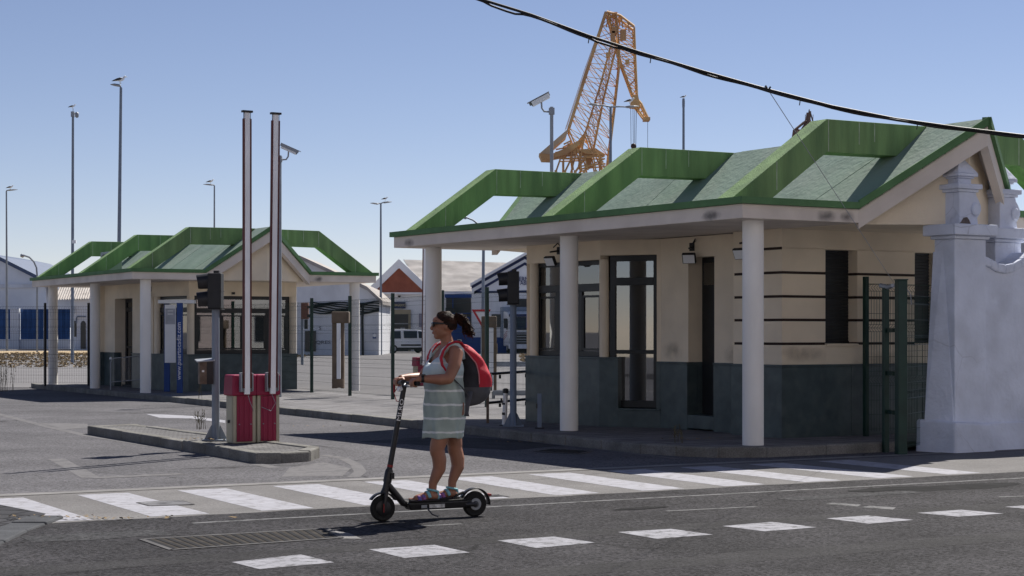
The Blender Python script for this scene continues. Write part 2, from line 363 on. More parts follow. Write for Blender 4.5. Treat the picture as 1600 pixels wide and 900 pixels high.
for hk, (cx, cy, rx) in enumerate(((1505, 761, .9), (1390, 764.5, .55), (1000, 795, .3))):
    c = G(cx, cy); sheet('oil_stain', [(c.x+EX.x*rx*math.cos(a)*random.uniform(.8,1.1)+EN.x*.28*rx*math.sin(a), c.y+EX.y*rx*math.cos(a)+EN.y*.28*rx*math.sin(a)*random.uniform(.7,1.2)) for a in [i*.3927 for i in range(16)]], .0105+.004*hk, M_oil, road)
M_track = mat('tyre_track', (.034,.033,.035), .9, .25, 1.5, bump=.3, bscale=120, speck=.6, spscale=60, spec=.12)
for n0, w_ in ((-2.75,.38),(-4.5,.42)):
    pl = []; t_ = -3.0
    up_ = []; lo_ = []
    while t_ < 14: up_.append(XW(t_, n0+w_/2+.09*noise.noise(Vector((t_*1.3,n0,0))), .0085)); lo_.append(XW(t_, n0-w_/2+.09*noise.noise(Vector((t_*1.1,n0+5,3))), .0085)); t_ += .35
    mb_ = MB(); k_ = len(up_); mb_.add(lo_+up_, [(i, i+1, k_+i+1, k_+i) for i in range(k_-1)]); mb_.build('tyre_track', M_track, road)
random.seed(17)
M_rep = mat('road_repair', (.05,.05,.053), .9, .2, 3, bump=.4, bscale=100, speck=.7, spscale=40, spec=.1)
for cx, cy, rx, ry in ((705,778.5,.55,.12),(150,838,.5,.2),(1330,775,.8,.14)):
    c = G(cx, cy); sheet('road_repair', [(c.x+EX.x*rx*q[0]+EN.x*ry*q[1]+random.uniform(-.05,.05), c.y+EX.y*rx*q[0]+EN.y*ry*q[1]+random.uniform(-.03,.03)) for q in ((-1,-1),(-.2,-1.1),(.6,-.9),(1,-1),(1.05,.1),(1,1),(.1,.9),(-.7,1.05),(-1,1))], .0125, M_rep, road)
# yard markings
yard_marks = ground
line_px([(-30,640),(75,667),(137,681),(325,711),(430,731)], .16, M_faint, .006, ground)
quad_px('hatch_mark', ((60,661),(100,671),(140,669),(136,662)), .009, M_faint, ground)
arc = [(505,711),(535,716),(556,726),(563,737),(552,746)]
line_px(arc, .14, M_faint, .0065, ground)
quad_px('nose_mark', ((452,731),(440,745),(535,744),(548,732),(505,722)), .005, M_faint, ground)
quad_px('arrow_mark', ((228,647),(250,653),(300,654),(352,661),(352,657),(300,650),(262,648)), .006, M_stripe, ground)
line_px([(88,717),(143,747)], .2, M_faint, .006, ground); line_px([(143,747),(285,740.5)], .22, M_faint, .0085, ground)
line_px([(440,644),(640,668),(830,690),(1060,717)], .1, M_faint, .0065, ground)
M_patch = mat('asphalt_patch', (.055,.055,.06), .9, .2, 2, bump=.3, speck=.4, spec=.08)
quad_px('asphalt_patch', ((560,690),(800,704),(905,694),(690,681)), .004, M_patch, ground)
# manhole / drain frames
M_dframe = mat('drain_frame', (.11,.108,.11), .9, .2, 5, bump=.2, spec=.1)
def drain(label, pts, nb, skew, bar_m, h=.0105):
    a, b, c, d = [G(*p) for p in pts]                    # near-left, near-right, far-right, far-left
    o = (a+b+c+d)/4; th = thing('drain_grate', label, 'drain', (o.x, o.y, h*.4))
    loc = [q-o for q in (a, b, c, d)]
    for q in loc: q.z = 0
    L = lambda s, t: (loc[0]*(1-s)+loc[1]*s)*(1-t)+(loc[3]*(1-s)+loc[2]*s)*t
    MB().add([tuple(L(s, t)+Vector((0,0,.001))) for s, t in ((0,0),(1,0),(1,1),(0,1))], [(0,1,2,3)]).build('pit', M_joint, th)
    fr = MB()
    for (s0, t0), (s1, t1) in (((0,0),(1,0)),((1,0),(1,1)),((1,1),(0,1)),((0,1),(0,0))):
        p_, q_ = L(s0, t0), L(s1, t1); d_ = (q_-p_).normalized(); n_ = Vector((-d_.y, d_.x, 0))*.022; fr.hexa([p_+n_, p_-n_, q_-n_, q_+n_][::-1] if 0 else [p_-n_, q_-n_, q_+n_, p_+n_], [v+Vector((0,0,.003)) for v in (p_-n_, q_-n_, q_+n_, p_+n_)])
    fr.build('frame', M_dframe, th)
    for k in range(nb):
        s = (k+.5)/nb; p, q = L(min(1, max(0, s-skew)), .04), L(min(1, max(0, s+skew)), .96)
        d = (q-p).normalized(); n = Vector((-d.y, d.x, 0))*.016
        MB().hexa([p-n, p+n, q+n, q-n][::-1], [v+Vector((0,0,.0035)) for v in (p-n, p+n, q+n, q-n)][::-1]).build('bar', bar_m, th)
    return th
M_iron = mat('cast_iron', (.02,.02,.022), .85, .25, 8, bump=.1, spec=.1)
drain('long iron drain grate in the dark road in front of the crossing', ((268,860),(533,841),(510,826.5),(221,843.5)), 20, 0, M_iron)
drain('small square drain grate painted over by a crossing stripe', ((236,791),(301,789),(282,782.8),(216,786)), 11, 0, mat('iron_painted', (.16,.16,.17), .85, .5, 5, bump=0, spec=.1))
drain('flat iron drain cover in the shade of the right booth canopy', ((835,706),(905,710),(925,705.5),(860,702.5)), 7, 0, M_iron)
quad_px('concrete_pad', ((537,842),(566,842.5),(545,833.5),(514,828)), .011, M_gutter, road)
# bottom-left pavement corner with flush kerb
corner = sheet('corner_pavement', [G(-60,786), G(-60,822), G(44,825), G(72,803), G(0,789)], .01, M_tile, kind='structure')
def kerb_run(parent, ps, w, h0, h1, n_len=1.0, gap=.006, m=M_kerb, jit=.006, names='kerb_stone'):
    for a, b in zip(ps[:-1], ps[1:]):
        a = Vector((a[0], a[1], 0)); b = Vector((b[0], b[1], 0)); d = b-a; L = d.length; d.normalize(); n = Vector((-d.y, d.x, 0))
        k = max(1, round(L/n_len))
        for i in range(k):
            p, q = a+d*(L*i/k+gap/2), a+d*(L*(i+1)/k-gap/2); dz = random.uniform(-jit, jit); dn = n*random.uniform(-jit, jit)
            p = p+dn; q = q+dn
            bt = [p, q, q+n*w, p+n*w]
            MB().hexa([(v.x, v.y, gz(v.y)+h0) for v in bt], [(v.x, v.y, gz(v.y)+h1+dz) for v in bt]).build(names, m, parent, bevel=.02)
kerb_run(corner, [G(100,810), G(44,831), G(-30,868)][::-1], .3, -.05, .022, .6, m=M_kerbd)
# platform under both booths
KX = [(-14.3,52.3), (-13.9,51.3), (-8.86,42.9), (-4.6,34.7), (-2.0,29.7), (1.64,22.5), (2.05,22.0), (2.55,21.72), (3.16,21.8), (4.81,22.82), (5.15,23.0)]
platform = MB()
inner = [(5.0,23.4), (12,28), (12,45), (-4,55), (-13.5,52.6)]
PT = [(x, y) for x, y in KX]+inner
def slab_strip(mb, left, right, h):                       # quads between two polylines
    for i in range(len(left)-1):
        a, b, c, d = left[i], left[i+1], right[i+1], right[i]
        mb.add([(p[0], p[1], gz(p[1])+h) for p in (a, b, c, d)], [(0,1,2,3)])
front = [(-13.9,51.3), (-8.86,42.9), (-4.6,34.7), (-2.0,29.7), (1.64,22.5), (2.05,22.0), (2.55,21.72), (3.16,21.8), (4.81,22.82), (5.15,23.0)]
front = [(x+(.05 if i else .1), y+.08) for i, (x, y) in enumerate(front)]
back = [(-10.5,52.9), (-4.9,45.6), (-2.35,39.8), (.2,34.6), (4.0,31.5), (5.0,30.5), (6,29), (7,28), (7.5,27), (8,26)]
slab_strip(platform, front, back, .125)
platform = platform.build('platform_pavement', M_pave, kind='structure')
bk = MB()
for a, b in zip(back[:-1], back[1:]):
    bk.add([(a[0],a[1],gz(a[1])-.05),(b[0],b[1],gz(b[1])-.05),(b[0],b[1],gz(b[1])+.125),(a[0],a[1],gz(a[1])+.125)], [(3,2,1,0)])
bk.build('back_edge', M_kerb, platform)
kerb_run(platform, KX, .16, -.05, .13, 1.0)
# island with kerb
ISL = [(-6.57,27.2), (-3.02,20.78), (-2.72,20.82), (-2.42,21.15), (-2.38,21.8), (-6.0,27.9)]
ISI = [Vector(q) for q in ISL]; CI = sum(ISI, Vector((0,0)))/len(ISI)
def inset(ps, w):
    out = []
    for i in range(len(ps)):
        p0, p1, p2 = ps[i-1], ps[i], ps[(i+1) % len(ps)]; d1, d2 = (p1-p0).normalized(), (p2-p1).normalized(); n1, n2 = Vector((-d1.y, d1.x)), Vector((-d2.y, d2.x)); k = n1+n2; out.append(p1+k*(w/k.dot(n1)))
    return out
isl = MB().prism([(q.x, q.y) for q in inset(ISI, .1)], -.04, lambda x, y: gz(y)+.118).build('island', M_paver, kind='structure')
kerb_run(isl, ISL+[ISL[0]], .16, -.05, .13, .95)
# beyond the fences
sheet('far_road', [(-60,50.5), (-13.9,52.5), (-4.4,47.2), (.9,34.9), (12,28.5), (60,30), (90,133), (-90,133)], .012, M_yard2, kind='structure')
dg = MB(); random.seed(11)
sheet('verge', [(-60,80), (-13.5,80), (-15,150), (-60,150)], .02, M_dry, kind='structure')
sheet('verge', [(0,92), (12,92), (14,128), (0,128)], .02, M_dry, kind='structure')
g = MB()
for _ in range(7000):
    if random.random() < .8: x, y = random.uniform(-38,-13.6), random.uniform(80,135)
    else: x, y = random.uniform(.5,9), random.uniform(95,128)
    hh = random.uniform(.04,.13); a = random.uniform(0,6.28); w = random.uniform(.04,.14)
    for k in range(3):
        b = a+k*1.05; dx, dy = math.cos(b)*w, math.sin(b)*w
        g.add([(x-dx, y-dy, gz(y)+.02), (x+dx, y+dy, gz(y)+.02), (x+dx*.3+random.uniform(-.1,.1), y+dy*.3, gz(y)+hh)], [(0,1,2)])
g.build('dry_grass', M_dry, kind='stuff')
# ------------------------------------------------------------------ the two booths
BL, BV, BW, BHS, BHT, BHR, BPR = 9.157, 6.678, 1.918, 2.834, 3.098, 4.175, .874
VR = BV/2
class Seg:
    """walls round a closed ccw plan polyline; pieces sit between the outer line moved by `off` and an inner line"""
    def __init__(s, pts): s.p = [Vector((x, y)) for x, y in pts]; s.n = len(pts)
    def miter(s, i, off):
        a, b, c = s.p[i-1], s.p[i], s.p[(i+1) % s.n]
        d1, d2 = (b-a).normalized(), (c-b).normalized(); n1, n2 = Vector((-d1.y, d1.x)), Vector((-d2.y, d2.x))
        k = n1+n2; return b+k*(off/max(.15, k.dot(n1)))
    def dir(s, i): return (s.p[(i+1) % s.n]-s.p[i]).normalized()
    def len(s, i): return (s.p[(i+1) % s.n]-s.p[i]).length
    def pt(s, i, t, off):
        L = s.len(i); d = s.dir(i); n = Vector((-d.y, d.x))
        if t <= 0: return s.miter(i, off)
        if t >= L: return s.miter((i+1) % s.n, off)
        return s.p[i]+d*t+n*off
    def piece(s, mb, i, t0, t1, h0, h1, o0=0., o1=.2):
        q = [s.pt(i, t0, o0), s.pt(i, t1, o0), s.pt(i, t1, o1), s.pt(i, t0, o1)]
        mb.hexa([(v.x, v.y, h0) for v in q], [(v.x, v.y, h1) for v in q]); return mb
def window(S, i, t0, t1, h0, h1, root, depth=.07, mull=(), transom=None, fw=.07, glass_m=None, name='window', low=None, blind=None):
    """black frame with its panes; mull = fractions of the width"""
    d = S.dir(i); nrm = Vector((-d.y, d.x)); o = S.p[i]
    P = lambda t, k, h: (o.x+d.x*t+nrm.x*k, o.y+d.y*t+nrm.y*k, h)
    def bx(mb, a, b, c, e, k0=0., k1=.06):
        k0 += depth; k1 += depth
        mb.hexa([P(a,k0,c), P(b,k0,c), P(b,k1,c), P(a,k1,c)], [P(a,k0,e), P(b,k0,e), P(b,k1,e), P(a,k1,e)])
    fr = MB(); bx(fr, t0, t1, h1-fw, h1); bx(fr, t0, t1, h0, h0+fw*1.2); bx(fr, t0, t0+fw, h0+fw*1.2, h1-fw); bx(fr, t1-fw, t1, h0+fw*1.2, h1-fw)
    xs = [t0+fw]+[t0+(t1-t0)*m for m in mull]+[t1-fw]
    top = h1-fw if transom is None else transom-.05
    if transom is not None: bx(fr, t0+fw, t1-fw, transom-.06, transom+.06, -.006, .062)
    for m in xs[1:-1]: bx(fr, m-.055, m+.055, h0+fw*1.2, top-.01, .004, .056)
    if low: bx(fr, t0+fw, t1-fw, low-.03, low+.03, .002, .058)
    f = fr.build(name, M_black, root, bevel=.004)
    for a, b in zip(xs[:-1], xs[1:]):
        q = MB(); bx(q, a+.005, b-.005, h0+fw*1.2, top-.012, .028, .034); q.build('pane', glass_m or M_glass, f)
        if mull:                                            # each sash has its own inner frame
            s_ = MB(); e = .045
            l0, l1 = a+(.05 if a > t0+fw else 0), b-(.05 if b < t1-fw else 0)
            bx(s_, l0, l1, top-.06-e, top-.07, .01, .05); bx(s_, l0, l1, h0+fw*1.2+.01, h0+fw*1.2+e, .01, .05)
            bx(s_, l0, l0+e, h0+fw*1.2+e, top-.06-e, .01, .05); bx(s_, l1-e, l1, h0+fw*1.2+e, top-.06-e, .01, .05)
            s_.build('sash', M_black, f)
    if blind:
        q = MB(); n_ = max(6, int((t1-t0-2*fw)/.05)); zlo = h0+fw if blind != 'top' else (low or h0)+.04
        for k in range(n_):
            ta, tb = t0+fw+(t1-t0-2*fw)*k/n_, t0+fw+(t1-t0-2*fw)*(k+1)/n_; k0, k1 = (.20, .225) if k % 2 else (.225, .20)
            q.add([P(ta,depth+k0,zlo), P(tb,depth+k1,zlo), P(tb,depth+k1,top), P(ta,depth+k0,top)], [(0,1,2,3)])
        q.build('blind', M_blind, f)
    if transom is not None:
        q = MB(); bx(q, t0+fw, t1-fw, transom+.06, h1-fw, .028, .034); q.build('pane', glass_m or M_glass, f)
    return f
M_jline = mat('joint_line', (.42,.50,.36), .9, .3, 9, bump=0)
def booth_roof(root):
    mb = MB()
    for a, b in ((0, 1.95), (BV-1.95, BV)):
        mb.box((a, 0, BHS), (b, BL, BHT-.085))
    mb.build('canopy', M_fascia, root, bevel=.008)
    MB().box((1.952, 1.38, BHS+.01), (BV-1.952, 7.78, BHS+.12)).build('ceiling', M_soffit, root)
    mb = MB()                                             # green capping round each wing
    for sg in (0, 1):
        x = lambda v: v if not sg else BV-v
        lo = lambda a, b: (min(x(a), x(b)), max(x(a), x(b)))
        e = .055
        for (a, b, c, d) in ((-e, 0, -e, BL+e), (.001, BW-.02, -e, .06), (.001, BW-.02, BL-.06, BL+e)):
            v0, v1 = lo(a, b); mb.box((v0, c, BHT-.084), (v1, d, BHT))
        v0, v1 = lo(0.003, 1.949); mb.box((v0, .062, BHT-.084), (v1, BL-.062, BHT-.03))
    mb.build('capping', M_greencap, root)
    def X(sg, v): return v if not sg else BV-v
    for sg in (0, 1):
        P = [Vector((X(sg, BW), 0, BHT)), Vector((X(sg, VR), -BPR, BHR)), Vector((X(sg, VR), BL+BPR, BHR)), Vector((X(sg, BW), BL, BHT))]
        d = Vector((0, 0, -.10)); Q = [p+d for p in P]
        mb = MB(); mb.add(P, [(3,2,1,0) if sg else (0,1,2,3)][0:1] if 0 else [(0,1,2,3)], 0)
        mb.add(P+Q, [(0,1,5,4),(2,3,7,6),(3,0,4,7)], 1); mb.add(Q, [(0,1,2,3)], 2)
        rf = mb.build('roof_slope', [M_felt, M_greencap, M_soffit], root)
        # felt sheets lapped over each other along the slope
        n = 9
        sl = lambda f, u: P[0].lerp(P[1], f) if 0 else None
        for k in range(n):
            a, b = k/n, (k+1)/n+(.012 if k < n-1 else 0)
            f0a, f0b = P[0].lerp(P[3], a), P[0].lerp(P[3], b); f1a, f1b = P[1].lerp(P[2], a), P[1].lerp(P[2], b)
            up = Vector((0, 0, .006+.005*(k % 2)+.0)); th = Vector((0, 0, .011))
            q = [f0a, f0b, f1b, f1a]
            mb = MB(); mb.add([p+up*0+Vector((0,0,.001)) for p in q]+[p+up+th*.4 for p in q], [(4,5,6,7),(0,1,5,4),(1,2,6,5),(2,3,7,6),(3,0,4,7)])
            mb.build('felt_sheet', M_felt, rf)
        for end in (0, 1):                                # bargeboards and green verge caps, stem-shaped in plan
            a, b = (P[0], P[1]) if not end else (P[3], P[2])
            dv = (b-a); hd = Vector((dv.x, dv.y, 0)).normalized(); nn = Vector((-hd.y, hd.x, 0))
            if (nn.y < 0) != bool(end): nn = -nn
            mb = MB(); z1, z0 = -.086, -.34
            mb.hexa([a+Vector((0,0,z0)), b+Vector((0,0,z0)), b+nn*.11+Vector((0,0,z0)), a+nn*.11+Vector((0,0,z0))], [a+Vector((0,0,z1)), b+Vector((0,0,z1)), b+nn*.11+Vector((0,0,z1)), a+nn*.11+Vector((0,0,z1))])
            mb.build('bargeboard', M_fascia, root)
            mb = MB(); o = nn*-.05; z1, z0 = .028, -.084
            mb.hexa([a+o+Vector((0,0,z0)), b+o+Vector((0,0,z0)), b+nn*.07+Vector((0,0,z0)), a+nn*.07+Vector((0,0,z0))], [a+o+Vector((0,0,z1)), b+o+Vector((0,0,z1)), b+nn*.07+Vector((0,0,z1)), a+nn*.07+Vector((0,0,z1))])
            mb.build('verge_cap', M_greencap, root)
        for u in (.196, 4.28, 8.435):                     # bent concrete frames from eave to ridge
            poly = [(.0, BHT+.001), (1.56, BHR), (VR-.002, BHR+.012), (2.80, BHR-.415), (1.56, BHR-.43), (.62, BHT+.001)]
            fr = MB().extr([(X(sg, v), u, h) for v, h in poly], (0, .32, 0)).build('roof_frame', M_green, root, bevel=.008)
            for v_, ha, hb in ((random.uniform(.5,.9), None, None), (1.58, BHR-.42, BHR-.01), (random.uniform(2.0,2.2), BHR-.3, BHR-.01), (random.uniform(2.35,2.5), BHR-.25, BHR-.01)):
                if ha is None: hb = BHT+(BHR-BHT)*v_/1.56-.01; ha = hb-.36
                MB().box((X(sg, v_)-.006, u-.004, ha), (X(sg, v_)+.006, u-.0005, hb)).build('joint_line', M_jline, fr)
    for end, s_ in ((0, 1), (1, -1)):                      # gable infill follows the stem-shaped verge just behind the bargeboards
        U = lambda u: u if not end else BL-u
        h0 = BHS+.031
        for sg in (0, 1):
            x0 = X(sg, 1.953)
            MB().extr([(x0, U(.2), h0), (VR, U(-.56), h0), (VR, U(-.56), BHR-.106), (x0, U(.2), BHT-.076)], (0, .14*s_, 0)).build('gable_wall', M_stucco, root)
        pl = [(1.953, U(.2)), (VR, U(-.56)), (BV-1.953, U(.2)), (BV-1.953, U(1.55)), (1.953, U(1.55))]
        MB().prism(pl if not end else pl[::-1], BHS-.006, BHS+.03).build('gable_soffit', M_stucco, root)
    for v in (.465, BV-.465):
        for u in (.361, 4.557, 8.622):
            MB().lathe([(.135, -.04), (.135, BHS-.002)], 28, (v, u, 0)).build('column', M_column, root, smooth='auto')
def plinth(S, root, i, t0, t1, h1, n):
    for k in range(n):
        a, b = t0+(t1-t0)*k/n, t0+(t1-t0)*(k+1)/n
        a2 = a if k == 0 else a+.004; b2 = b if k == n-1 else b-.004
        mb = MB(); S.piece(mb, i, a2, b2, -.05, h1-.03, -.02, .18); mb.build('plinth_panel', M_slate, root, bevel=.004)
    mb = MB(); S.piece(mb, i, t0, t1, h1-.029, h1, -.035, .18); mb.build('plinth_ledge', M_slate, root, bevel=.004)
JH = [1.265, 1.59, 1.91, 2.235, 2.565]
def courses(S, root, i, t0, t1, base, top=BHS-.001, m=M_stucco):
    hs = [base]+[h for h in JH]+[top]
    for a, b in zip(hs[:-1], hs[1:]):
        a2 = a if a == base else a+.018; b2 = b if b == top else b-.018
        mb = MB(); S.piece(mb, i, t0, t1, a2, b2, 0, .2); mb.build('wall_course', m, root, bevel=.004)
        if b != top: mb = MB(); S.piece(mb, i, t0, t1, b-.0175, b+.0175, .012, .2); mb.build('joint_strip', M_brown, root)
def wall(S, root, i, t0, t1, h0, h1=BHS-.001, o0=0.): 
    mb = MB(); S.piece(mb, i, t0, t1, h0, h1, o0, .2); return mb.build('wall', M_stucco, root)
def small_col(root, v, u, h0, h1, r=.075): MB().lathe([(r, h0), (r, h1)], 20, (v, u, 0)).build('slim_column', M_stucco, root, smooth='auto')
def interior(S, root, h=.3):
    q = [S.miter(i, .21) for i in range(S.n)]
    MB().prism([(v.x, v.y) for v in q], 0, .05).build('floor', M_dark, root)
C1 = (2.844, 21.712, .13+gz(22.5)); TH1 = .555
b1 = thing('gate_booth', 'near beige gatehouse with dark slate plinth, white columns and green frames on its roof', 'gatehouse', C1, TH1, 'port gatehouses')
booth_roof(b1)
S = Seg([(1.55,7.44),(1.55,5.32),(2.1,4.5),(2.1,2.445),(1.83,2.445),(1.83,1.4),(4.95,1.4),(4.95,7.76),(2.0,7.76)])
interior(S, b1)
PH, BH = .98, 1.04
# bay front: three slate panels, window between slim columns
plinth(S, b1, 0, 0, S.len(0), BH, 2); wall(S, b1, 0, 0, S.len(0), 2.54)
window(S, 0, .1, S.len(0)-.12, BH, 2.54, b1, .12, (.33, .67), 2.12, blind=True)
small_col(b1, 1.63, 7.33, BH, 2.54); small_col(b1, 1.65, 5.36, BH, 2.54)
# chamfer with the glazed door
L1 = S.len(1); plinth(S, b1, 1, 0, .3, BH, 1); plinth(S, b1, 1, .3, L1, .26, 1)
wall(S, b1, 1, 0, L1, 2.60); wall(S, b1, 1, L1-.07, L1, .26, 2.60)
small_b = MB(); S.piece(small_b, 1, L1-.0701, L1, .26, PH, -.02, -.001); small_b.build('plinth_panel', M_slate, b1)
window(S, 1, .12, L1-.07, .27, 2.60, b1, .1, (), 2.2, .09, M_glassd, 'door', 1.12, blind='top')
# main wall with the recessed door
T0, T1 = 4.5-3.83, 4.5-3.21
plinth(S, b1, 2, 0, T0, PH, 1); plinth(S, b1, 2, T1, S.len(2), PH, 1)
wall(S, b1, 2, 0, T0, PH); wall(S, b1, 2, T1, S.len(2), PH); wall(S, b1, 2, T0, T1, 2.53)
MB().box((2.08, 3.21, 0), (2.35, 3.83, .2)).build('door_step', M_slate, b1, bevel=.01)
mb = MB(); S.piece(mb, 2, T0-.2, T0, PH, 2.53, .2, .5); S.piece(mb, 2, T1, T1+.2, PH, 2.53, .2, .5); mb.build('door_reveal', M_stucco, b1)
mb = MB(); S.piece(mb, 2, T0-.2, T0+.004, 0, PH-.001, .181, .5); mb.build('plinth_panel', M_slate, b1)
mb = MB(); S.piece(mb, 2, T1-.004, T1+.2, 0, PH-.001, .181, .5); mb.build('plinth_panel', M_slate, b1)
dr = MB().box((2.36, 3.21, .2), (2.42, 3.83, 2.53)).build('door', M_black, b1)
MB().box((2.345, 3.27, 2.12), (2.359, 3.77, 2.45)).build('pane', M_glassd, dr); MB().box((2.33, 3.29, 1.15), (2.359, 3.33, 1.3)).build('handle', M_steel, dr)
mb = MB(); S.piece(mb, 3, 0, S.len(3), PH, BHS-.001); mb.build('wall', M_stucco, b1); plinth(S, b1, 3, 0, S.len(3), PH, 1)
plinth(S, b1, 4, 0, S.len(4), PH, 1); courses(S, b1, 4, 0, S.len(4), PH)
# end wall facing the street: shutters between banded courses
t_a, t_b, t_c, t_d = 2.61-1.83, 3.2-1.83, 4.30-1.83, 4.86-1.83
L5 = S.len(5); plinth(S, b1, 5, 0, t_c, PH, 2); plinth(S, b1, 5, t_c, L5, PH, 1)
courses(S, b1, 5, 0, t_a, PH, 2.565); courses(S, b1, 5, t_b, t_c, PH, 2.565); wall(S, b1, 5, t_a, t_b, PH, 1.265); wall(S, b1, 5, t_c, t_d, PH, 1.265)
courses(S, b1, 5, t_d, L5, PH, 2.565); wall(S, b1, 5, 0, L5, 2.5655)
for ta, tb in ((t_a, t_b), (t_c, t_d)):
    mb = MB(); z = 1.27
    x0, x1 = 1.83+ta, 1.83+tb; y = 1.4+.19
    while z < 2.55:
        mb.add([(x0, y, z), (x1, y, z), (x1, y-.006, z+.012), (x0, y-.006, z+.012), (x1, y-.006, z+.034), (x0, y-.006, z+.034), (x1, y, z+.045), (x0, y, z+.045)], [(0,1,2,3),(3,2,4,5),(5,4,6,7)]); z += .045
    sh = mb.build('shutter', M_shut, b1)
    MB().box((x0, y-.02, 1.268), (x1, y+.01, 1.30)).build('bottom_rail', M_black, sh)
    MB().box((x0+.001, 1.37, 1.235), (x1-.001, 1.58, 1.262)).build('sill', M_stucco, b1, bevel=.004)
for i in (6, 7, 8):
    plinth(S, b1, i, 0, S.len(i), PH, 2); wall(S, b1, i, 0, S.len(i), PH)
# ---- left booth, turned end for end
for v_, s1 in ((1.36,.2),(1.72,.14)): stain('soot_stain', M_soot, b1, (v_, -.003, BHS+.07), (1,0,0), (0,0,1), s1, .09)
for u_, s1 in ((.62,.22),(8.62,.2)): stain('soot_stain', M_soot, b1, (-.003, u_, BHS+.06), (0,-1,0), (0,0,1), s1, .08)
for v_, s1, z_ in ((2.2,.5,1.12),(3.7,.6,1.05)): stain('grime_stain', M_grime, b1, (v_, 1.3965, z_), (1,0,0), (0,0,1), s1, .13)
for u_, z_ in ((2.7,1.1),(4.2,1.15)): stain('grime_stain', M_grime, b1, (2.0965, u_, z_), (0,-1,0), (0,0,1), .3, .16)
C2 = (-9.374, 43.421, .025); TH2 = .529
b2 = thing('gate_booth', 'farther beige gatehouse with a wide window under its pointed gable, behind the crimson barrier boxes', 'gatehouse', C2, TH2, 'port gatehouses')
booth_roof(b2)
S2 = Seg([(1.3,7.76),(1.3,7.05),(1.5,7.05),(1.5,2.85),(1.85,1.05),(4.83,1.05),(5.18,2.85),(5.18,7.76)])
interior(S2, b2)
P2 = .95; H2 = 2.46
plinth(S2, b2, 0, 0, S2.len(0), P2, 1); courses(S2, b2, 0, 0, S2.len(0), P2)
plinth(S2, b2, 1, 0, S2.len(1), P2, 1); wall(S2, b2, 1, 0, S2.len(1), P2)
d0, d1 = 7.05-6.1, 7.05-4.55; LL = S2.len(2)
plinth(S2, b2, 2, 0, d0, P2, 1); plinth(S2, b2, 2, d1, LL, P2, 1); wall(S2, b2, 2, 0, d0, P2); wall(S2, b2, 2, d1, LL, P2); wall(S2, b2, 2, d0, d1, 2.45)
mb = MB(); S2.piece(mb, 2, d0-.2, d0, 0, 2.45, .2, .5); S2.piece(mb, 2, d1, d1+.2, 0, 2.45, .2, .5); mb.build('door_reveal', M_stucco, b2)
window(S2, 2, d0, d1, .05, 2.45, b2, .3, (), 2.15, .1, M_glassd, 'door', 1.1)
L3 = S2.len(3); plinth(S2, b2, 3, 0, L3, P2, 2); wall(S2, b2, 3, 0, L3, H2); window(S2, 3, .1, L3-.1, P2, H2, b2, .1, (.5,), 2.1, .08, blind=True)
L4 = S2.len(4); plinth(S2, b2, 4, 0, L4, P2, 2); wall(S2, b2, 4, 0, L4, H2); window(S2, 4, .16, L4-.16, P2, H2, b2, .1, (.27, .52, .77), 2.08, .09, blind=True)
L5b = S2.len(5); plinth(S2, b2, 5, 0, L5b, P2, 1); wall(S2, b2, 5, 0, L5b, H2); window(S2, 5, .1, L5b-.1, P2, H2, b2, .1, (.5,), 2.1, .08, blind=True)
for i in (6, 7): plinth(S2, b2, i, 0, S2.len(i), P2, 2); wall(S2, b2, i, 0, S2.len(i), P2)
for v, u in ((1.92, 1.12), (4.76, 1.12), (1.60, 2.75)): small_col(b2, v, u, P2, H2, .095)
MB().box((3.0, .93, 2.5), (3.06, 1.02, 2.56)).build('bracket', M_black, b2)
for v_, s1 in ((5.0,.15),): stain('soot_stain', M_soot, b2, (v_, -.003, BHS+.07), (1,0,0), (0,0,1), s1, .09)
# air conditioning unit on the roof of the left booth
o = Matrix.Translation(C2) @ Matrix.Rotation(TH2, 4, 'Z')
p = o @ Vector((1.3, 5.8, BHT-.03)); ac = thing('air_conditioner', 'grey air conditioner standing on the left roof between two green frames', 'air conditioner', p, TH2)
MB().box((-.18, -.42, .04), (.18, .42, .68)).build('casing', M_steel, ac, bevel=.02)
MB().box((-.2, -.3, .02), (-.1805, .3, .06)).build('foot', M_blk, ac)
fan = MB()
for k in range(5): fan.lathe([(.05+.05*k, 0), (.06+.05*k, 0), (.06+.05*k, .012), (.05+.05*k, .012)], 18, M=Matrix.Translation((-.181, .08, .36)) @ Matrix.Rotation(R(-90), 4, 'Y'))
fan.build('fan_grille', M_blk, ac)
# floodlights under the canopies
def flood(root_m, v, u, h, lab, yaw=0):
    p = root_m @ Vector((v, u, h)); t = thing('floodlight', lab, 'floodlight', p, yaw, 'floodlights on the gatehouses')
    Mx = Matrix.Rotation(R(28), 4, 'X')
    MB().box((-.10, -.27, -.08), (.10, -.21, .08), M=Mx).build('housing', M_blk, t, bevel=.012)
    MB().box((-.085, -.276, -.065), (.085, -.2705, .065), M=Mx).build('lens', M_wpanel, t)
    mb = MB(); mb.bar((0, .0, .06), (0, -.22, .03), .014); mb.box((-.04, -.02, 0), (.04, .01, .12)); mb.tube([(.05,-.2,.1),(.07,-.12,.17),(.03,0,.12)], .01, 5); mb.build('bracket', M_blk, t)
    return t
o1 = Matrix.Translation(C1) @ Matrix.Rotation(TH1, 4, 'Z')
flood(o1, 2.09, 3.72, 2.62, 'tilted floodlight on the wall beside the narrow recessed door', TH1-R(50))
flood(o1, 1.82, 2.08, 2.62, 'floodlight half hidden behind the rightmost tall column', TH1-R(75))
flood(o1, 1.54, 6.45, 2.66, 'floodlight above the bay window behind the second tall column', TH1-R(75))
flood(o, 1.49, 3.0, 2.6, 'small dark floodlight beside a column of the farther gatehouse', TH2-R(75))
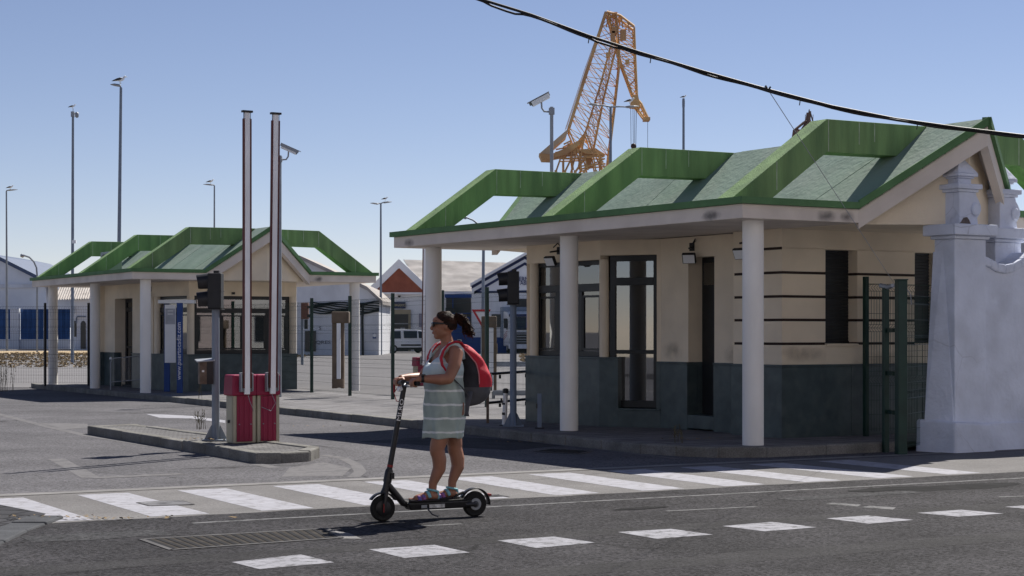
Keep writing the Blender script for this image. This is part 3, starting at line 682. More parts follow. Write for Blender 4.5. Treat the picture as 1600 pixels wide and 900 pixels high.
# ------------------------------------------------------------------ whitewashed wall and pillars on the right
U1 = Vector((-math.sin(TH1), math.cos(TH1), 0)); V1 = Vector((math.cos(TH1), math.sin(TH1), 0))
def frame(o, th): return Matrix.Translation(o) @ Matrix.Rotation(th, 4, 'Z')
W0 = Vector((5.71, 22.7, 0))
def sq(mb, cx, cy, w, d, z0, z1, w2=None, d2=None):
    w2 = w if w2 is None else w2; d2 = d if d2 is None else d2
    mb.hexa([(cx-w/2,cy-d/2,z0),(cx+w/2,cy-d/2,z0),(cx+w/2,cy+d/2,z0),(cx-w/2,cy+d/2,z0)], [(cx-w2/2,cy-d2/2,z1),(cx+w2/2,cy-d2/2,z1),(cx+w2/2,cy+d2/2,z1),(cx-w2/2,cy+d2/2,z1)])
def finial(root, cx, cy, z):
    mb = MB(); a = .335
    # scrolled body: the right face swells like an S
    prof = [(0,.0),(.0,.03),(-.01,.09),(.035,.14),(.062,.19),(.06,.25),(.02,.32),(-.025,.38),(-.03,.42)]
    n = len(prof)
    poly = [(-a/2, z), (a/2, z)]+[(a/2+p, z+h) for p, h in prof[1:]]+[(-a/2, z+.42)]
    mb.extr([(cx+x, cy-a/2, h) for x, h in poly], (0, a, 0)); body = mb.build('finial_body', M_white, root, bevel=.012)
    MB().lathe([(.0,0),(.062,.0),(.07,.012),(.05,.03),(.0,.03)][1:4], 16, M=Matrix.Translation((cx+a/2-.06, cy-a/2-.001, z+.2)) @ Matrix.Rotation(R(90), 4, 'X') @ Matrix.Scale(1.35, 4, (0,1,0))).build('scroll', M_white, body, bevel=.006)
    mb = MB(); sq(mb, cx-.02, cy, .37, .37, z+.421, z+.46); sq(mb, cx-.02, cy, .44, .44, z+.46, z+.525); mb.build('cornice', M_white, root, bevel=.01)
    mb = MB(); sq(mb, cx-.02, cy, .235, .235, z+.525, z+.60); sq(mb, cx-.02, cy, .29, .29, z+.60, z+.625); sq(mb, cx-.02, cy, .36, .36, z+.625, z+.665); mb.build('neck', M_white, root, bevel=.008)
    mb = MB(); sq(mb, cx-.02, cy, .36, .36, z+.666, z+.93, .012, .012); mb.build('pyramid_cap', M_white, root, bevel=.004)
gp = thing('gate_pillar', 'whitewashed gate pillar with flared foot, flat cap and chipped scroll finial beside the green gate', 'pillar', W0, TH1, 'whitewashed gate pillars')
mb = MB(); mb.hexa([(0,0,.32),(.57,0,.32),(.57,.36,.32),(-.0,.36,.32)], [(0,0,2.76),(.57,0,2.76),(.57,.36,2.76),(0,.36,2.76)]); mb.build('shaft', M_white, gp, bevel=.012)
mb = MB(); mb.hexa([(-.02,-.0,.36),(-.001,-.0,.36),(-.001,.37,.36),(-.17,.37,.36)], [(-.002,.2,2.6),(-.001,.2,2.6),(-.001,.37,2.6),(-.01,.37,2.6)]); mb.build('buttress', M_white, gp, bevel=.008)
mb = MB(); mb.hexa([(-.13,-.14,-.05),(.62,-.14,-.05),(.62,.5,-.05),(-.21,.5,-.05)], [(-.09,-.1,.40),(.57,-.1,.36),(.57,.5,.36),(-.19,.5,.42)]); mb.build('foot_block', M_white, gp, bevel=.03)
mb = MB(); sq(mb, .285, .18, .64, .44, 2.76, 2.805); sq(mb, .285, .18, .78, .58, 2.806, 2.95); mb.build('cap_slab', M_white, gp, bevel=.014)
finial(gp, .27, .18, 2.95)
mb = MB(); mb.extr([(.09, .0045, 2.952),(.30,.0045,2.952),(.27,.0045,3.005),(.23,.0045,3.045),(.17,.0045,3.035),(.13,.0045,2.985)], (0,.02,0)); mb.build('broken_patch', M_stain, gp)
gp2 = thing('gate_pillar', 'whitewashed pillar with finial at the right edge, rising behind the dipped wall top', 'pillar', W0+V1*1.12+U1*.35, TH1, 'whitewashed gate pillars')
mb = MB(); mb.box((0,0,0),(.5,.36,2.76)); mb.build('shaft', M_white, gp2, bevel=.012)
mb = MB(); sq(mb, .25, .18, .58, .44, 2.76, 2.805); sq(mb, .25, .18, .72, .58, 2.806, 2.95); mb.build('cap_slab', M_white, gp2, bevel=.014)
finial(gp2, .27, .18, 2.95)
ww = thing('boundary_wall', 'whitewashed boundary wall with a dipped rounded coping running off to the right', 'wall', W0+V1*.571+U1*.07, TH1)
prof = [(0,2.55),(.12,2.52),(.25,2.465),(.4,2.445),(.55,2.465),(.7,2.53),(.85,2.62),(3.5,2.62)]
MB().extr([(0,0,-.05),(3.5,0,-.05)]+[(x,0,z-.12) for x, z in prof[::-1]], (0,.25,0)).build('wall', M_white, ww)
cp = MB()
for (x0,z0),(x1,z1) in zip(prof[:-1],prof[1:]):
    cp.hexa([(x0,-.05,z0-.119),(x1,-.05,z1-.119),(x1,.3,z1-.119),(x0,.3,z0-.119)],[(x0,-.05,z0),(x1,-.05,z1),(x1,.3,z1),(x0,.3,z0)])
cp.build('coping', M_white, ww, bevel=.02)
MB().hexa([(0,-.08,-.05),(3.5,-.08,-.05),(3.5,-.001,-.05),(0,-.001,-.05)],[(0,-.05,.36),(3.5,-.05,.36),(3.5,-.001,.36),(0,-.001,.36)]).build('plinth', M_white, ww, bevel=.015)

# ------------------------------------------------------------------ fences of welded green mesh
def mesh_panel(p, q, h0, h1, pitch=.05, rv=.003, folds=(0,.35,.7,1), vstep=.2, crimp=.06):
    """welded wires between two posts; crimped ridges at the folds"""
    mb = MB(); p = Vector(p); q = Vector(q); d = q-p; L = Vector((d.x,d.y,0)).length; dn = Vector((d.x,d.y,0)).normalized(); n = Vector((-dn.y, dn.x, 0))
    zs = [h0+(h1-h0)*f for f in folds]
    path = [(0, h0)]
    for z in zs[1:-1]: path += [(0, z-.05), (crimp, z), (0, z+.05)]
    path += [(0, h1-.1), (crimp, h1-.05), (0, h1)]
    k = int(L/pitch)
    for i in range(1, k):
        b = p+d*(i/k)
        mb.tube([b+n*o+Vector((0,0,z)) for o, z in path], rv, 3, cap=False)
    zz = h0+.03
    hz = []
    while zz < h1: hz.append(zz); zz += vstep
    for z in zs[1:-1]+[h1-.05]: hz += [z-.05, z+.05]
    for z in hz: mb.tube([p+Vector((0,0,z)), q+Vector((0,0,z))], rv*1.15, 3, cap=False)
    return mb
def fence(label, posts, h, pr=.04, end_mesh=None, group=None, zb=.12, rv=.003, mm=None):
    o = Vector((*posts[0], gz(posts[0][1])+zb)); t = thing('mesh_fence', label, 'fence', o, 0, group)
    P = [Vector((x, y, gz(y)+zb))-o for x, y in posts]
    for i, b in enumerate(P):
        if end_mesh and i in end_mesh: continue
        MB().box((-pr, -pr, -.02), (pr, pr, h), M=Matrix.Translation(b) @ Matrix.Rotation(.5, 4, 'Z')).build('post', mm or M_fgreen, t)
    for a, b in zip(P[:-1], P[1:]):
        mesh_panel(a, b, .06, h-.1, rv=rv).build('mesh_panel', mm or M_fgreen, t, kind='stuff')
    return t
fence('long green mesh fence behind the pavement between the two gatehouses', [(-6.1,46.4),(-5.03,44.2),(-3.85,41.8),(-2.67,39.4),(-1.47,37.0),(-.5,34.9),(.75,32.6)], 2.38, .032, {0, 6}, 'green mesh fences', rv=.0026)
fence('dark mesh fence at the far left in front of the dry verge', [(-17,50.9),(-13.37,50.4),(-12.1,50.3),(-11.75,50.25)], 2.36, .03, {0, 3}, 'green mesh fences', rv=.0026, mm=M_blk)
fence('green mesh fence panel on the pavement behind the gate post', [(4.885,24.3),(6.1,25.05)], 2.2, .03, {1}, 'green mesh fences', zb=.13, rv=.0032)
gt = thing('mesh_gate', 'dark green mesh gate on a stout square post beside the white pillar', 'gate', (4.94,22.35,0))
MB().box((-.062,-.062,-.02),(.062,.062,2.21), M=Matrix.Rotation(.2,4,'Z')).build('gate_post', M_fgreen, gt, bevel=.008)
MB().box((-.068,-.068,2.21),(.068,.068,2.225), M=Matrix.Rotation(.2,4,'Z')).build('post_cap', M_fgreen, gt)
MB().box((-.034,-.034,-.02),(.034,.034,2.13), M=Matrix.Translation((-.1,.45,0)) @ Matrix.Rotation(.3,4,'Z')).build('leaf_stile', M_fgreen, gt)
mesh_panel((.09,.05,0),(.75,1.3,0), .08, 2.02, .05, .003, vstep=.2).build('gate_mesh', M_fgreen, gt, kind='stuff')
for z in (.5,1.0,1.55): MB().box((-.09,.1,z),(-.03,.42,z+.05)).build('hinge', M_fgreen, gt)
mb = MB(); mb.tube([(-.16,.5,2.16),(-.08,.4,2.13),(-.04,.3,2.15)], .03, 6); mb.tube([(-.05,.2,2.14),(.05,0,2.14),(.1,-.1,2.02),(.11,-.1,1.9)], .006, 5); mb.build('latch', M_steel, gt)

# ------------------------------------------------------------------ barrier boxes with raised booms
def barrier(k, label):
    o = G(364.5, 693, .118)+V1*(.335*k)-U1*0; t = thing('boom_barrier', label, 'barrier', o, TH1, 'raised boom barriers')
    w, d, h = .315, .24, .615                              # x along v, y along u
    MB().box((0,0,0),(w,d,h)).build('cabinet', M_alu, t, bevel=.008)
    dr = MB(); dr.box((.045,-.012,.02),(w-.05,-.001,h-.004)); dr.build('front_panel', M_red, t, bevel=.004)
    rb = MB(); 
    for q in range(3): rb.box((.075+.07*q,-.02,.03),(.105+.07*q,-.0121,h-.02))
    rb.build('rib', M_red, dr and t)
    bo = MB()
    for x in (.075, w-.08): bo.lathe([(.009,0),(.007,.012)], 10, M=Matrix.Translation((x,-.0205,.245)) @ Matrix.Rotation(R(90),4,'X'))
    bo.build('bolt', M_steel, t)
    ls = MB(); ls.box((-.006,.03,.02),(-.0005,d-.03,h-.02)); sp = ls.build('side_panel', M_alu, t)
    MB().lathe([(.022,0),(.018,.02)], 12, M=Matrix.Translation((-.006,.12,.28)) @ Matrix.Rotation(R(-90),4,'Y')).build('lock', M_blk, sp)
    mb = MB(); mb.hexa([(-.03,-.04,h),(w+.0,-.04,h),(w+.0,d+.03,h),(-.03,d+.03,h)],[(-.015,-.03,h+.27),(w+.0,-.03,h+.27),(w+.0,d+.03,h+.27),(-.015,d+.03,h+.27)]); mb.build('hood', M_red, t, bevel=.02)
    bx = .08 if k == 0 else .105; ln = -.0 if k == 0 else .04
    mb = MB(); mb.box((bx-.02,-.085,h+.05),(bx+.15,-.041,h+.30)); mb.box((bx-.022,-.12,h+.06),(bx-.004,-.0855,h+.29)); mb.box((bx+.134,-.12,h+.06),(bx+.152,-.0855,h+.29)); mb.build('boom_bracket', M_steel, t, bevel=.005)
    top = 4.42-.118-o.z+.0
    bm = MB(); bm.box((bx+.029,-.125,h+.02),(bx+.101,-.0875,4.27)); SH = Matrix(((1,0,ln/3.6,-ln*h/3.6),(0,1,0,0),(0,0,1,0),(0,0,0,1))); bm.v = [tuple(SH @ Vector(q)) for q in bm.v]; bo_ = bm.build('boom', M_arm, t, bevel=.006)
    MB().box((bx+.007,-.123,h+.1),(bx+.028,-.09,4.19),M=SH).build('red_edge', M_armred, bo_)
    MB().box((bx+.102,-.123,h+.1),(bx+.123,-.09,4.19),M=SH).build('red_edge', M_armred, bo_)
    mb = MB(); mb.box((bx-.005,-.14,4.27),(bx+.135,-.08,4.295)); mb.bar((bx+.017,-.11,4.17),(bx+.017,-.11,4.27),.004); mb.bar((bx+.113,-.11,4.17),(bx+.113,-.11,4.27),.004); mb.v = [tuple(SH @ Vector(q)) for q in mb.v]; mb.build('boom_tip', M_blk, bo_)
    cab = [(bx+.08,-.1,h+.03),(bx+.09,-.13,h-.06),(bx+.13,-.13,h-.15),(bx+.17,-.06,h-.2)] if 'left' in label else [(bx+.05,-.1,h+.03),(bx+.09,-.14,h-.1),(bx+.02,-.15,h-.2),(bx-.07,-.06,h-.15)]
    MB().tube(cab, .004, 5).build('cable', M_steel, t)
    return t
barrier(0, 'left one of two crimson barrier boxes with its white boom raised')
b_ = barrier(1, 'right one of two crimson barrier boxes with its white boom raised')
p_ = at(651, 560, 53); p_.z = gz(53); dup(b_, p_, TH1, 'distant crimson barrier box with a raised boom, behind the rider and the fence')

# ------------------------------------------------------------------ traffic lights, seen from the side
def traffic_light(base, label, top_h, box_h, m_pole, plate=.16):
    t = thing('traffic_light', label, 'traffic light', base, 0, 'traffic lights facing left')
    MB().lathe([(.052,0),(.05,top_h)], 18).build('pole', m_pole, t, smooth='auto')
    mb = MB(); mb.box((-plate,-plate,0),(plate,plate,.018))
    for a in range(4): 
        Mr = Matrix.Rotation(a*math.pi/2+.3,4,'Z')
        mb.extr([Mr @ Vector(q) for q in ((.05,-.006,.018),(.15,-.006,.018),(.06,-.006,.2),(.05,-.006,.2))], Mr @ Vector((0,.012,0)))
    mb.build('base_plate', m_pole, t)
    hd = MB().box((-.09,-.12,top_h),(.09,.12,top_h+box_h)).build('signal_head', M_blk2, t, bevel=.012)
    mb = MB(); mb.box((-.1,-.125,top_h-.012),(.1,.125,top_h-.001)); mb.box((-.02,-.05,top_h+box_h),(.05,.05,top_h+box_h+.035)); mb.box((-.094,-.124,top_h+box_h*.5-.006),(.094,.124,top_h+box_h*.5+.006)); mb.build('seam', M_blk, hd)
    for k in (0, 1):
        zc = top_h+box_h*(.27+.5*k); vs = []; n = 12; L = .165
        mb = MB(); A = []; B_ = []
        for i in range(n+1):
            a = R(-60)+R(300)*i/n; y, z = math.cos(a)*.108, math.sin(a)*.108
            ln = L*(.8+.2*max(0, math.sin(a)))
            A.append((-.09, y, zc+z)); B_.append((-.09-ln, y*.93, zc+z*.93-.012))
        k0 = len(A)
        mb.add(A+B_, [(i, i+1, k0+i+1, k0+i) for i in range(n)]+[(k0+i, k0+i+1, i+1, i) for i in range(0)])
        A2 = [(x, y*.93, zc+(z-zc)*.93) for x, y, z in A]; B2 = [(x, y*.93, zc+(z-zc)*.93-.001) for x, y, z in B_]
        mb.add(A2+B2, [(k0+i, k0+i+1, i+1, i) for i in range(n)])
        vz = mb.build('visor', M_blk, t, smooth=True)
        MB().lathe([(.095,0),(.07,.02),(.02,.03)], 20, M=Matrix.Translation((-.0905,0,zc)) @ Matrix.Rotation(R(-90),4,'Y')).build('lens', M_blk, t, smooth=True)
    return t
t1 = traffic_light(G(337,688,.12), 'two-lamp traffic light on a grey post with a coin box, left of the barrier boxes', 1.75, .47, M_pole)
t2 = traffic_light(G(802,666,.13), 'two-lamp traffic light on a blue-grey post in front of the right gatehouse', 1.875, .5, M_poleblue)
p = G(337,688,.12); cb = thing('ticket_box', 'small brown metal box with a tilted lid fixed to the traffic light post', 'box', (p.x-.155, p.y-.06, p.z+.75), .35)
MB().box((-.06,-.07,0),(.12,.06,.3)).build('box', M_brass, cb, bevel=.01)
MB().box((.035,-.076,.0),(.118,-.0705,.295)).build('side_plate', M_blk, cb)
MB().hexa([(-.1,-.1,.29),(.135,-.1,.305),(.135,.08,.33),(-.1,.08,.315)],[(-.1,-.1,.305),(.135,-.1,.32),(.135,.08,.345),(-.1,.08,.33)]).build('lid', M_steel, cb)
MB().box((-.03,-.0755,.16),(.0,-.0705,.185)).build('label', M_txtw, cb)

# ------------------------------------------------------------------ railing, bollards, crowd barrier, sign totem
r0, r1 = G(762,661,.13), G(836,655,.13)
rl = thing('railing', 'rusty two-rail pedestrian railing behind the rider and the blue-grey traffic light', 'railing', r0)
d = r1-r0
MB().box((-.022,-.022,0),(.022,.022,1.16-.42+.0)).build('post', M_brass, rl)
MB().hexa([(d.x-.03,d.y-.03,0),(d.x+.05,d.y-.03,0),(d.x+.05,d.y+.03,0),(d.x-.03,d.y+.03,0)],[(d.x-.07,d.y-.03,.83),(d.x+.02,d.y-.03,.83),(d.x+.02,d.y+.03,.83),(d.x-.07,d.y+.03,.83)]).build('post', M_alu, rl, label='broad beige end post', bevel=.006)
for z in (.32, .78): MB().tube([Vector((0,0,z)), Vector((d.x-.02,d.y,z+.02))], .022, 8).build('rail', M_blk, rl)
for f in (.25,.8):
    for z in (.3,.76): MB().box((d.x*f-.02,d.y*f-.03,z-.06),(d.x*f+.02,d.y*f+.01,z)).build('clip', M_blk, rl)
p = G(788,664.5,.13); bo = thing('bollard', 'short white bollard with black marks at the foot of the railing', 'bollard', p)
MB().lathe([(.038,0),(.036,.54)],14).build('post', M_column, bo, smooth='auto', rot=(0,.04,0)); MB().lathe([(.046,.5),(.046,.56),(.02,.575)],14).build('head', M_blk, bo, rot=(0,.04,0)); MB().box((-.08,-.08,0),(.08,.08,.012)).build('base_plate', M_blk, bo)
mb = MB(); mb.lathe([(.0385,.16),(.0385,.2)],14); mb.lathe([(.0378,.32),(.0378,.35)],14); mb.box((-.06,-.03,.36),(-.03,.03,.42)); mb.build('marking', M_blk, bo, kind='stuff')
p = G(843,669,.13); bo = thing('bollard', 'short blue-grey square bollard beside the slate plinth of the right gatehouse', 'bollard', p)
MB().box((-.032,-.032,0),(.032,.032,.52)).build('post', M_poleblue, bo, bevel=.004); MB().box((-.07,-.07,0),(.07,.07,.012)).build('base_plate', M_blk, bo); MB().box((-.05,-.036,.3),(-.033,.036,.37)).build('clamp', M_blk, bo)
p = G(173,609,.125); cbr = thing('crowd_barrier', 'low wire crowd barrier leaning across the farther gatehouse doorway', 'barrier', p, .18)
mb = MB(); mb.tube([(0,0,0),(0,0,.72),(.03,0,.8),(.1,0,.83),(.85,.1,.9)], .016, 7); mb.tube([(0,0,.2),(.85,.1,.27)], .014, 7); mb.bar((.85,.1,0),(.85,.1,.9),.016); mb.build('frame', M_steel, cbr)
mb = MB()
for k in range(1,26): mb.bar((.85*k/26,.1*k/26,.2+.07*k/26),(.85*k/26,.1*k/26,.81+.08*k/26),.003,3)
mb.build('wire_infill', M_steel, cbr, kind='stuff'); MB().lathe([(.03,0),(.034,.03),(.02,.06)],10,(0,0,.8)).build('coupling', M_wpanel, cbr)
# totem
a, b = G(261,612,.125), G(281,614,.125)
tt = thing('sign_totem', 'blue and white totem with a web address up its post and a white roof bar', 'sign', a)
d = b-a; rz = math.atan2(d.y, d.x)
for k, (q, z) in enumerate(((Vector((0,0,0)), 2.25), (d, 2.25))):
    ps = MB().box((-.07,-.05,0),(.07,.05,z), M=Matrix.Translation((q.x,q.y,0))).build('post', M_blue, tt, bevel=.006)
text('www.puertocadiz.com', 'lettering', .155, M_txtw, tt, (d.x-.012, d.y-.053, 1.05), (R(90), R(-90), 0), .001, sx=1.02)
pn = MB().box((-.045,-.075,.74),(.235,-.055,2.22)).build('panel', M_wpanel, tt, bevel=.004)
MB().box((-.03,-.078,1.72),(.22,-.0752,2.12)).build('grey_field', mat('panel_grey', (.42,.44,.48), .6, .15, 5, bump=0), pn)
for z in (2.06, 1.98): MB().box((.03,-.081,z-.012),(.17,-.0785,z+.012)).build('print', M_txtw, pn)
MB().box((-.2,-.18,2.25),(.72,.12,2.34)).build('roof_bar', M_wpanel, tt, bevel=.01)

# ------------------------------------------------------------------ lamp posts, cameras, gulls
def gull(p, L, yaw, label):
    t = thing('gull', label, 'bird', p, yaw, 'gulls perched on the poles')
    s = L/.6
    me = MB(); pts = [(-.3,0,.11),(-.2,0,.15),(-.08,0,.185),(.05,0,.20),(.14,0,.235),(.19,0,.29),(.22,0,.335),(.255,0,.345),(.285,0,.335)]
    me.tube([Vector(q)*s for q in pts], [q*s for q in (.012,.05,.085,.098,.08,.05,.05,.048,.02)], 12)
    me.build('body', M_wpanel, t, smooth=True)
    w = MB()
    for sg in (-1,1):
        w.tube([Vector((x,sg*y,z))*s for x,y,z in ((.1,.06,.235),(0,.082,.225),(-.14,.078,.185),(-.30,.03,.135),(-.40,.01,.10))], [q*s for q in (.03,.062,.055,.03,.006)], 8)
    w.build('wing', mat('gull_grey', (.05,.055,.065), .8, .1, 5, bump=0) if 'gull_grey' not in bpy.data.materials else bpy.data.materials['gull_grey'], t, smooth=True)
    b = MB(); b.tube([Vector((.27,0,.335))*s, Vector((.33,0,.328))*s, Vector((.355,0,.315))*s], [.017*s,.012*s,.003*s], 6); b.build('beak', M_txty, t)
    for sg in (-1,1):
        l = MB(); l.bar(Vector((0,.035*sg,.12))*s, Vector((.01,.035*sg,0))*s, .012*s, 5); l.box((-.02*s,(.035*sg-.025)*s,0),(.07*s,(.035*sg+.025)*s,.012*s)); l.build('leg', M_txty, t)
    return t
def lamp_post(px_t, py_t, px_b, dist, label, r=.07, arms=(), head=None):
    b = at(px_b, 500, dist); b.z = gz(dist); tp = at(px_t, py_t, dist)
    t = thing('lamp_post', label, 'lamp post', b, 0, 'tall lamp posts over the port')
    v = tp-b
    MB().tube([(0,0,0), v*.5, v], [r*1.35, r*1.1, r*.8], 10).build('pole', M_pole, t)
    for (dx, dz, hl) in arms:
        e = v+Vector((dx, -.1, dz)); s_ = 1 if dx > 0 else -1
        MB().tube([v, v.lerp(e,.5)+Vector((0,0,.02)), e], [r*.6,r*.5,r*.4], 6).build('arm', M_pole, t)
        m = MB(); m.tube([e-Vector((s_*hl*.3,0,0)), e, e+Vector((s_*hl*.55,0,.04)), e+Vector((s_*hl,0,.05))], [r*.5, r*1.9, r*1.7, r*.4], 8, flat=.45); m.build('lamp_head', M_steel, t)
    return t, tp
lp, tp = lamp_post(10,298.5,11,150,'leftmost thin lamp post with a gull on its right-pointing head',.075,((.25,.06,.75),))
gull(tp+Vector((.35,-.1,.15)), .55, .2, 'gull on the leftmost lamp post')
lp, tp = lamp_post(189,137,184,90,'tallest lamp post at the left with a large gull standing on top',.085,((-.1,.1,.42),))
gull(tp+Vector((-.05,0,.22)), .62, .25, 'large gull on the tallest lamp post at the left')
lp, tp = lamp_post(335,290,334.5,150,'thin lamp post left of the raised booms',.075,((-.2,.05,.75),))
gull(tp+Vector((-.35,0,.18)), .58, .2, 'gull on the lamp post left of the booms')
lp, tp = lamp_post(595,318,595,125,'lamp post with two arms between the gatehouses, in front of the brick gable',.075,((-.25,-.03,.5),(.25,.06,.55)))
gull(tp+Vector((.3,0,.22)), .42, .15, 'small gull on the twin lamp between the gatehouses')
lp, tp = lamp_post(954,167,954,115,'twin-armed lamp post in front of the crane',.1,((-.9,.12,.6),(1.1,-.02,.75)))
gull(tp+Vector((1.25,-.1,.2)), .62, .15, 'white-headed gull on the twin lamp in front of the crane')
b = at(113,500,90); b.z = gz(90); tp = at(114,178,90)
cp_ = thing('camera_pole', 'grey pole with a dome camera and a small dark bird at the far left', 'pole', b); v = tp-b
MB().tube([(0,0,0), v*.5, v], [.085,.075,.06], 10).build('pole', M_pole, cp_)
m = MB(); m.box((-.09,-.08,-.15),(.07,.08,.12),M=Matrix.Translation(v)); m.bar(v+Vector((0,0,.02)), v+Vector((.14,0,.02)), .03); m.build('bracket', M_steel, cp_)
MB().lathe([(.03,-.2),(.085,-.16),(.1,-.05),(.09,.06),(.02,.1)],14,v+Vector((.2,0,0))).build('dome', M_steel, cp_, smooth=True); MB().bar(v+Vector((0,0,.1)), v+Vector((.01,0,.28)), .015).build('spike', M_pole, cp_)
MB().box((-.06,-.1,-.1),(.14,.02,.06),M=Matrix.Translation(v*.49+Vector((.05,0,0)))).build('junction_box', M_wpanel, cp_)
gull(tp+Vector((-.03,0,.28)), .34, .1, 'small dark bird on the camera pole at the far left')
b = at(1068,500,100); b.z = gz(100); tp = at(1068,154,100); pl = thing('lamp_post', 'plain thin pole right of the crane with a bird on its tip', 'lamp post', b, 0, 'tall lamp posts over the port'); v = tp-b
MB().tube([(0,0,0), v], [.1,.065], 10).build('pole', M_pole, pl); MB().lathe([(.075,-.5),(.08,-.2),(.07,0)],10,v).build('collar', M_pole, pl)
gull(tp, .33, .1, 'small bird on the plain pole right of the crane')
b = at(58,500,140); b.z = gz(140); sc_ = thing('street_lamp', 'small street lamp with a curved arm over the left warehouse roof', 'street lamp', b); z = lambda x, y: at(x,y,140)-b
MB().tube([(0,0,0), z(58,430), z(57,418), z(53,409), z(46,402), z(37,399)], .07, 7).build('pole', M_pole, sc_); MB().tube([z(38,399), z(35,400), z(32,400)], [.08,.16,.08], 7).build('lamp_head', M_steel, sc_); MB().tube([z(33,399),z(34.5,397)],[.1,.04],6).build('photocell', M_steel, sc_)
b = at(754,500,110); b.z = gz(110); sc_ = thing('street_lamp', 'street lamp with a curved arm seen under the right gatehouse canopy', 'street lamp', b); z = lambda x, y: at(x,y,110)-b
MB().tube([(0,0,0), z(755.5,388), z(754,365), z(748,351), z(739,344), z(729,340)], [.12,.09,.07,.06,.05,.05], 8).build('pole', M_pole, sc_); MB().tube([z(730,340.5), z(727,340), z(723,339.5)], [.05,.13,.05], 7).build('lamp_head', M_steel, sc_)
def cctv(px, py, pb, dist, label, dirx, tilt, L=.55, r=.045):
    b = at(px, 500, dist); b.z = pb; tp = at(px, py, dist); v = tp-b; s = L/.55
    t = thing('security_camera', label, 'camera', b, 0, 'security cameras on poles')
    MB().tube([(0,0,0), v], r, 12).build('pole', M_steel, t, smooth='auto')
    MB().box((-.075*s,-.07*s,-.2*s),(.075*s,.07*s,-.03*s),M=Matrix.Translation(v)).build('clamp', M_steel, t)
    o = v+Vector((dirx*.27*s,0,.12*s)); m = MB(); m.tube([v+Vector((dirx*.07*s,0,-.13*s)), v+Vector((dirx*.2*s,0,-.12*s)), v+Vector((dirx*.26*s,0,-.03*s)), o], .025*s, 7); m.build('arm', M_steel, t)
    Mx = Matrix.Translation(o) @ Matrix.Rotation(dirx*tilt,4,'Y') @ Matrix.Rotation(0 if dirx > 0 else math.pi,4,'Z')
    MB().box((-.26*s,-.075*s,.0),(.24*s,.075*s,.13*s),M=Mx).build('camera_body', M_wpanel, t, bevel=.01*s)
    h = MB().box((-.3*s,-.09*s,.14*s),(.34*s,.09*s,.155*s),M=Mx); h.box((-.3*s,-.095*s,.06*s),(.3*s,-.085*s,.14*s),M=Mx); h.build('sunshield', M_steel, t); MB().lathe([(.05*s,0),(.05*s,.02*s)],12,M=Mx @ Matrix.Translation((.24*s,0,.065*s)) @ Matrix.Rotation(R(90),4,'Y')).build('lens', M_blk, t)
    return t
cctv(437,243,gz(41),41,'security camera tilted to the right on a grey pole behind the booms',1,R(24),.42)
cctv(862,167,gz(52),52,'security camera tilted to the left on a pole behind the right gatehouse roof',-1,R(28),.62,.052)

# ------------------------------------------------------------------ overhead cable
cw = [(600,-62),(680,-27),(755,0),(830,23),(920,56),(1000,82),(1100,112),(1200,140),(1300,166),(1400,186),(1500,200),(1600,212),(1750,226),(1950,240)]
CD = 13.0
oc = thing('overhead_cable', 'thick black twisted overhead cable sagging across the sky', 'cable', at(1200,140,CD)); o_ = at(1200,140,CD)
P = []
for (a, b) in zip(cw[:-1], cw[1:]):
    for k in range(6): f = k/6; P.append(at(a[0]+(b[0]-a[0])*f, a[1]+(b[1]-a[1])*f, CD)-o_)
MB().tube(P, .0108, 8).build('conductor', M_cable, oc, smooth=True)
Q = []; random.seed(5)
for i, p in enumerate(P):
    w = i*.55; sg = (.022 if 12 < i < 17 or 24 < i < 28 else .012); Q.append(p+Vector((0, math.sin(w)*.012, -1.15*sg-.004*math.sin(i*.9))))
MB().tube(Q, .0085, 8).build('messenger_wire', M_cable, oc, smooth=True)
m = MB()
for x in (926, 1014, 1250, 1440): 
    i = min(range(len(P)), key=lambda j: abs((P[j]+o_).x/CD*F+800-x)); m.tube([P[i], P[i]+Vector((.0,0,-.03)), P[i]+Vector((-.004,0,-.055))], .004, 5)
m.build('cable_tie', M_cable, oc)
tw = thing('tie_wire', 'thin slack wire running down from the overhead cable to the green gate', 'wire', at(1200,140,CD)); e = Vector((4.9,22.55,2.17))-at(1200,140,CD)
MB().tube([Vector((0,0,0)).lerp(e, k/12)+Vector((0,0,-.0*math.sin(math.pi*k/12))) for k in range(13)], .003, 5).build('strand', M_steel, tw)
m = MB(); m.tube([(-.02,0,.03),(0,0,.0),(.02,0,.02)], .008, 5); m.build('hook', M_cable, tw)
# ------------------------------------------------------------------ port buildings in the distance
def bx_px(mb, x0, y0, x1, y1, dist, depth, mi=0, dz=0):     # box whose front face spans these pixels at that distance
    a, b = at(x0, y1, dist), at(x1, y0, dist); mb.box((a.x, dist+dz, a.z), (b.x, dist+dz+depth, b.z), mi)
def loc_thing(name, label, cat, px, dist, group=None):
    p = at(px, 500, dist); p.z = gz(dist); return thing(name, label, cat, p, 0, group), p
def off(mb, o): mb.v = [(x-o[0], y-o[1], z-o[2]) for x, y, z in mb.v]; return mb
def gable(mb, xl, xa, xr, ye, ya, yb, dist, depth, mi=0):
    P = [at(x, y, dist) for x, y in ((xl, yb), (xr, yb), (xr, ye), (xa, ya), (xl, ye))]
    mb.extr(P, (0, depth, 0), mi)
def roof2(mb, xl, xa, xr, ye, ya, dist, depth, th=.25, over=.3, mi=0, n=0):
    L, A, Rr = at(xl, ye, dist), at(xa, ya, dist), at(xr, ye, dist)
    for p, q in ((L, A), (A, Rr)):
        a, b = p+Vector((0,-over,.0)), q+Vector((0,-over,.0))
        mb.hexa([a, b, b+Vector((0,depth,0)), a+Vector((0,depth,0))], [v+Vector((0,0,th)) for v in (a, b, b+Vector((0,depth,0)), a+Vector((0,depth,0)))], mi)
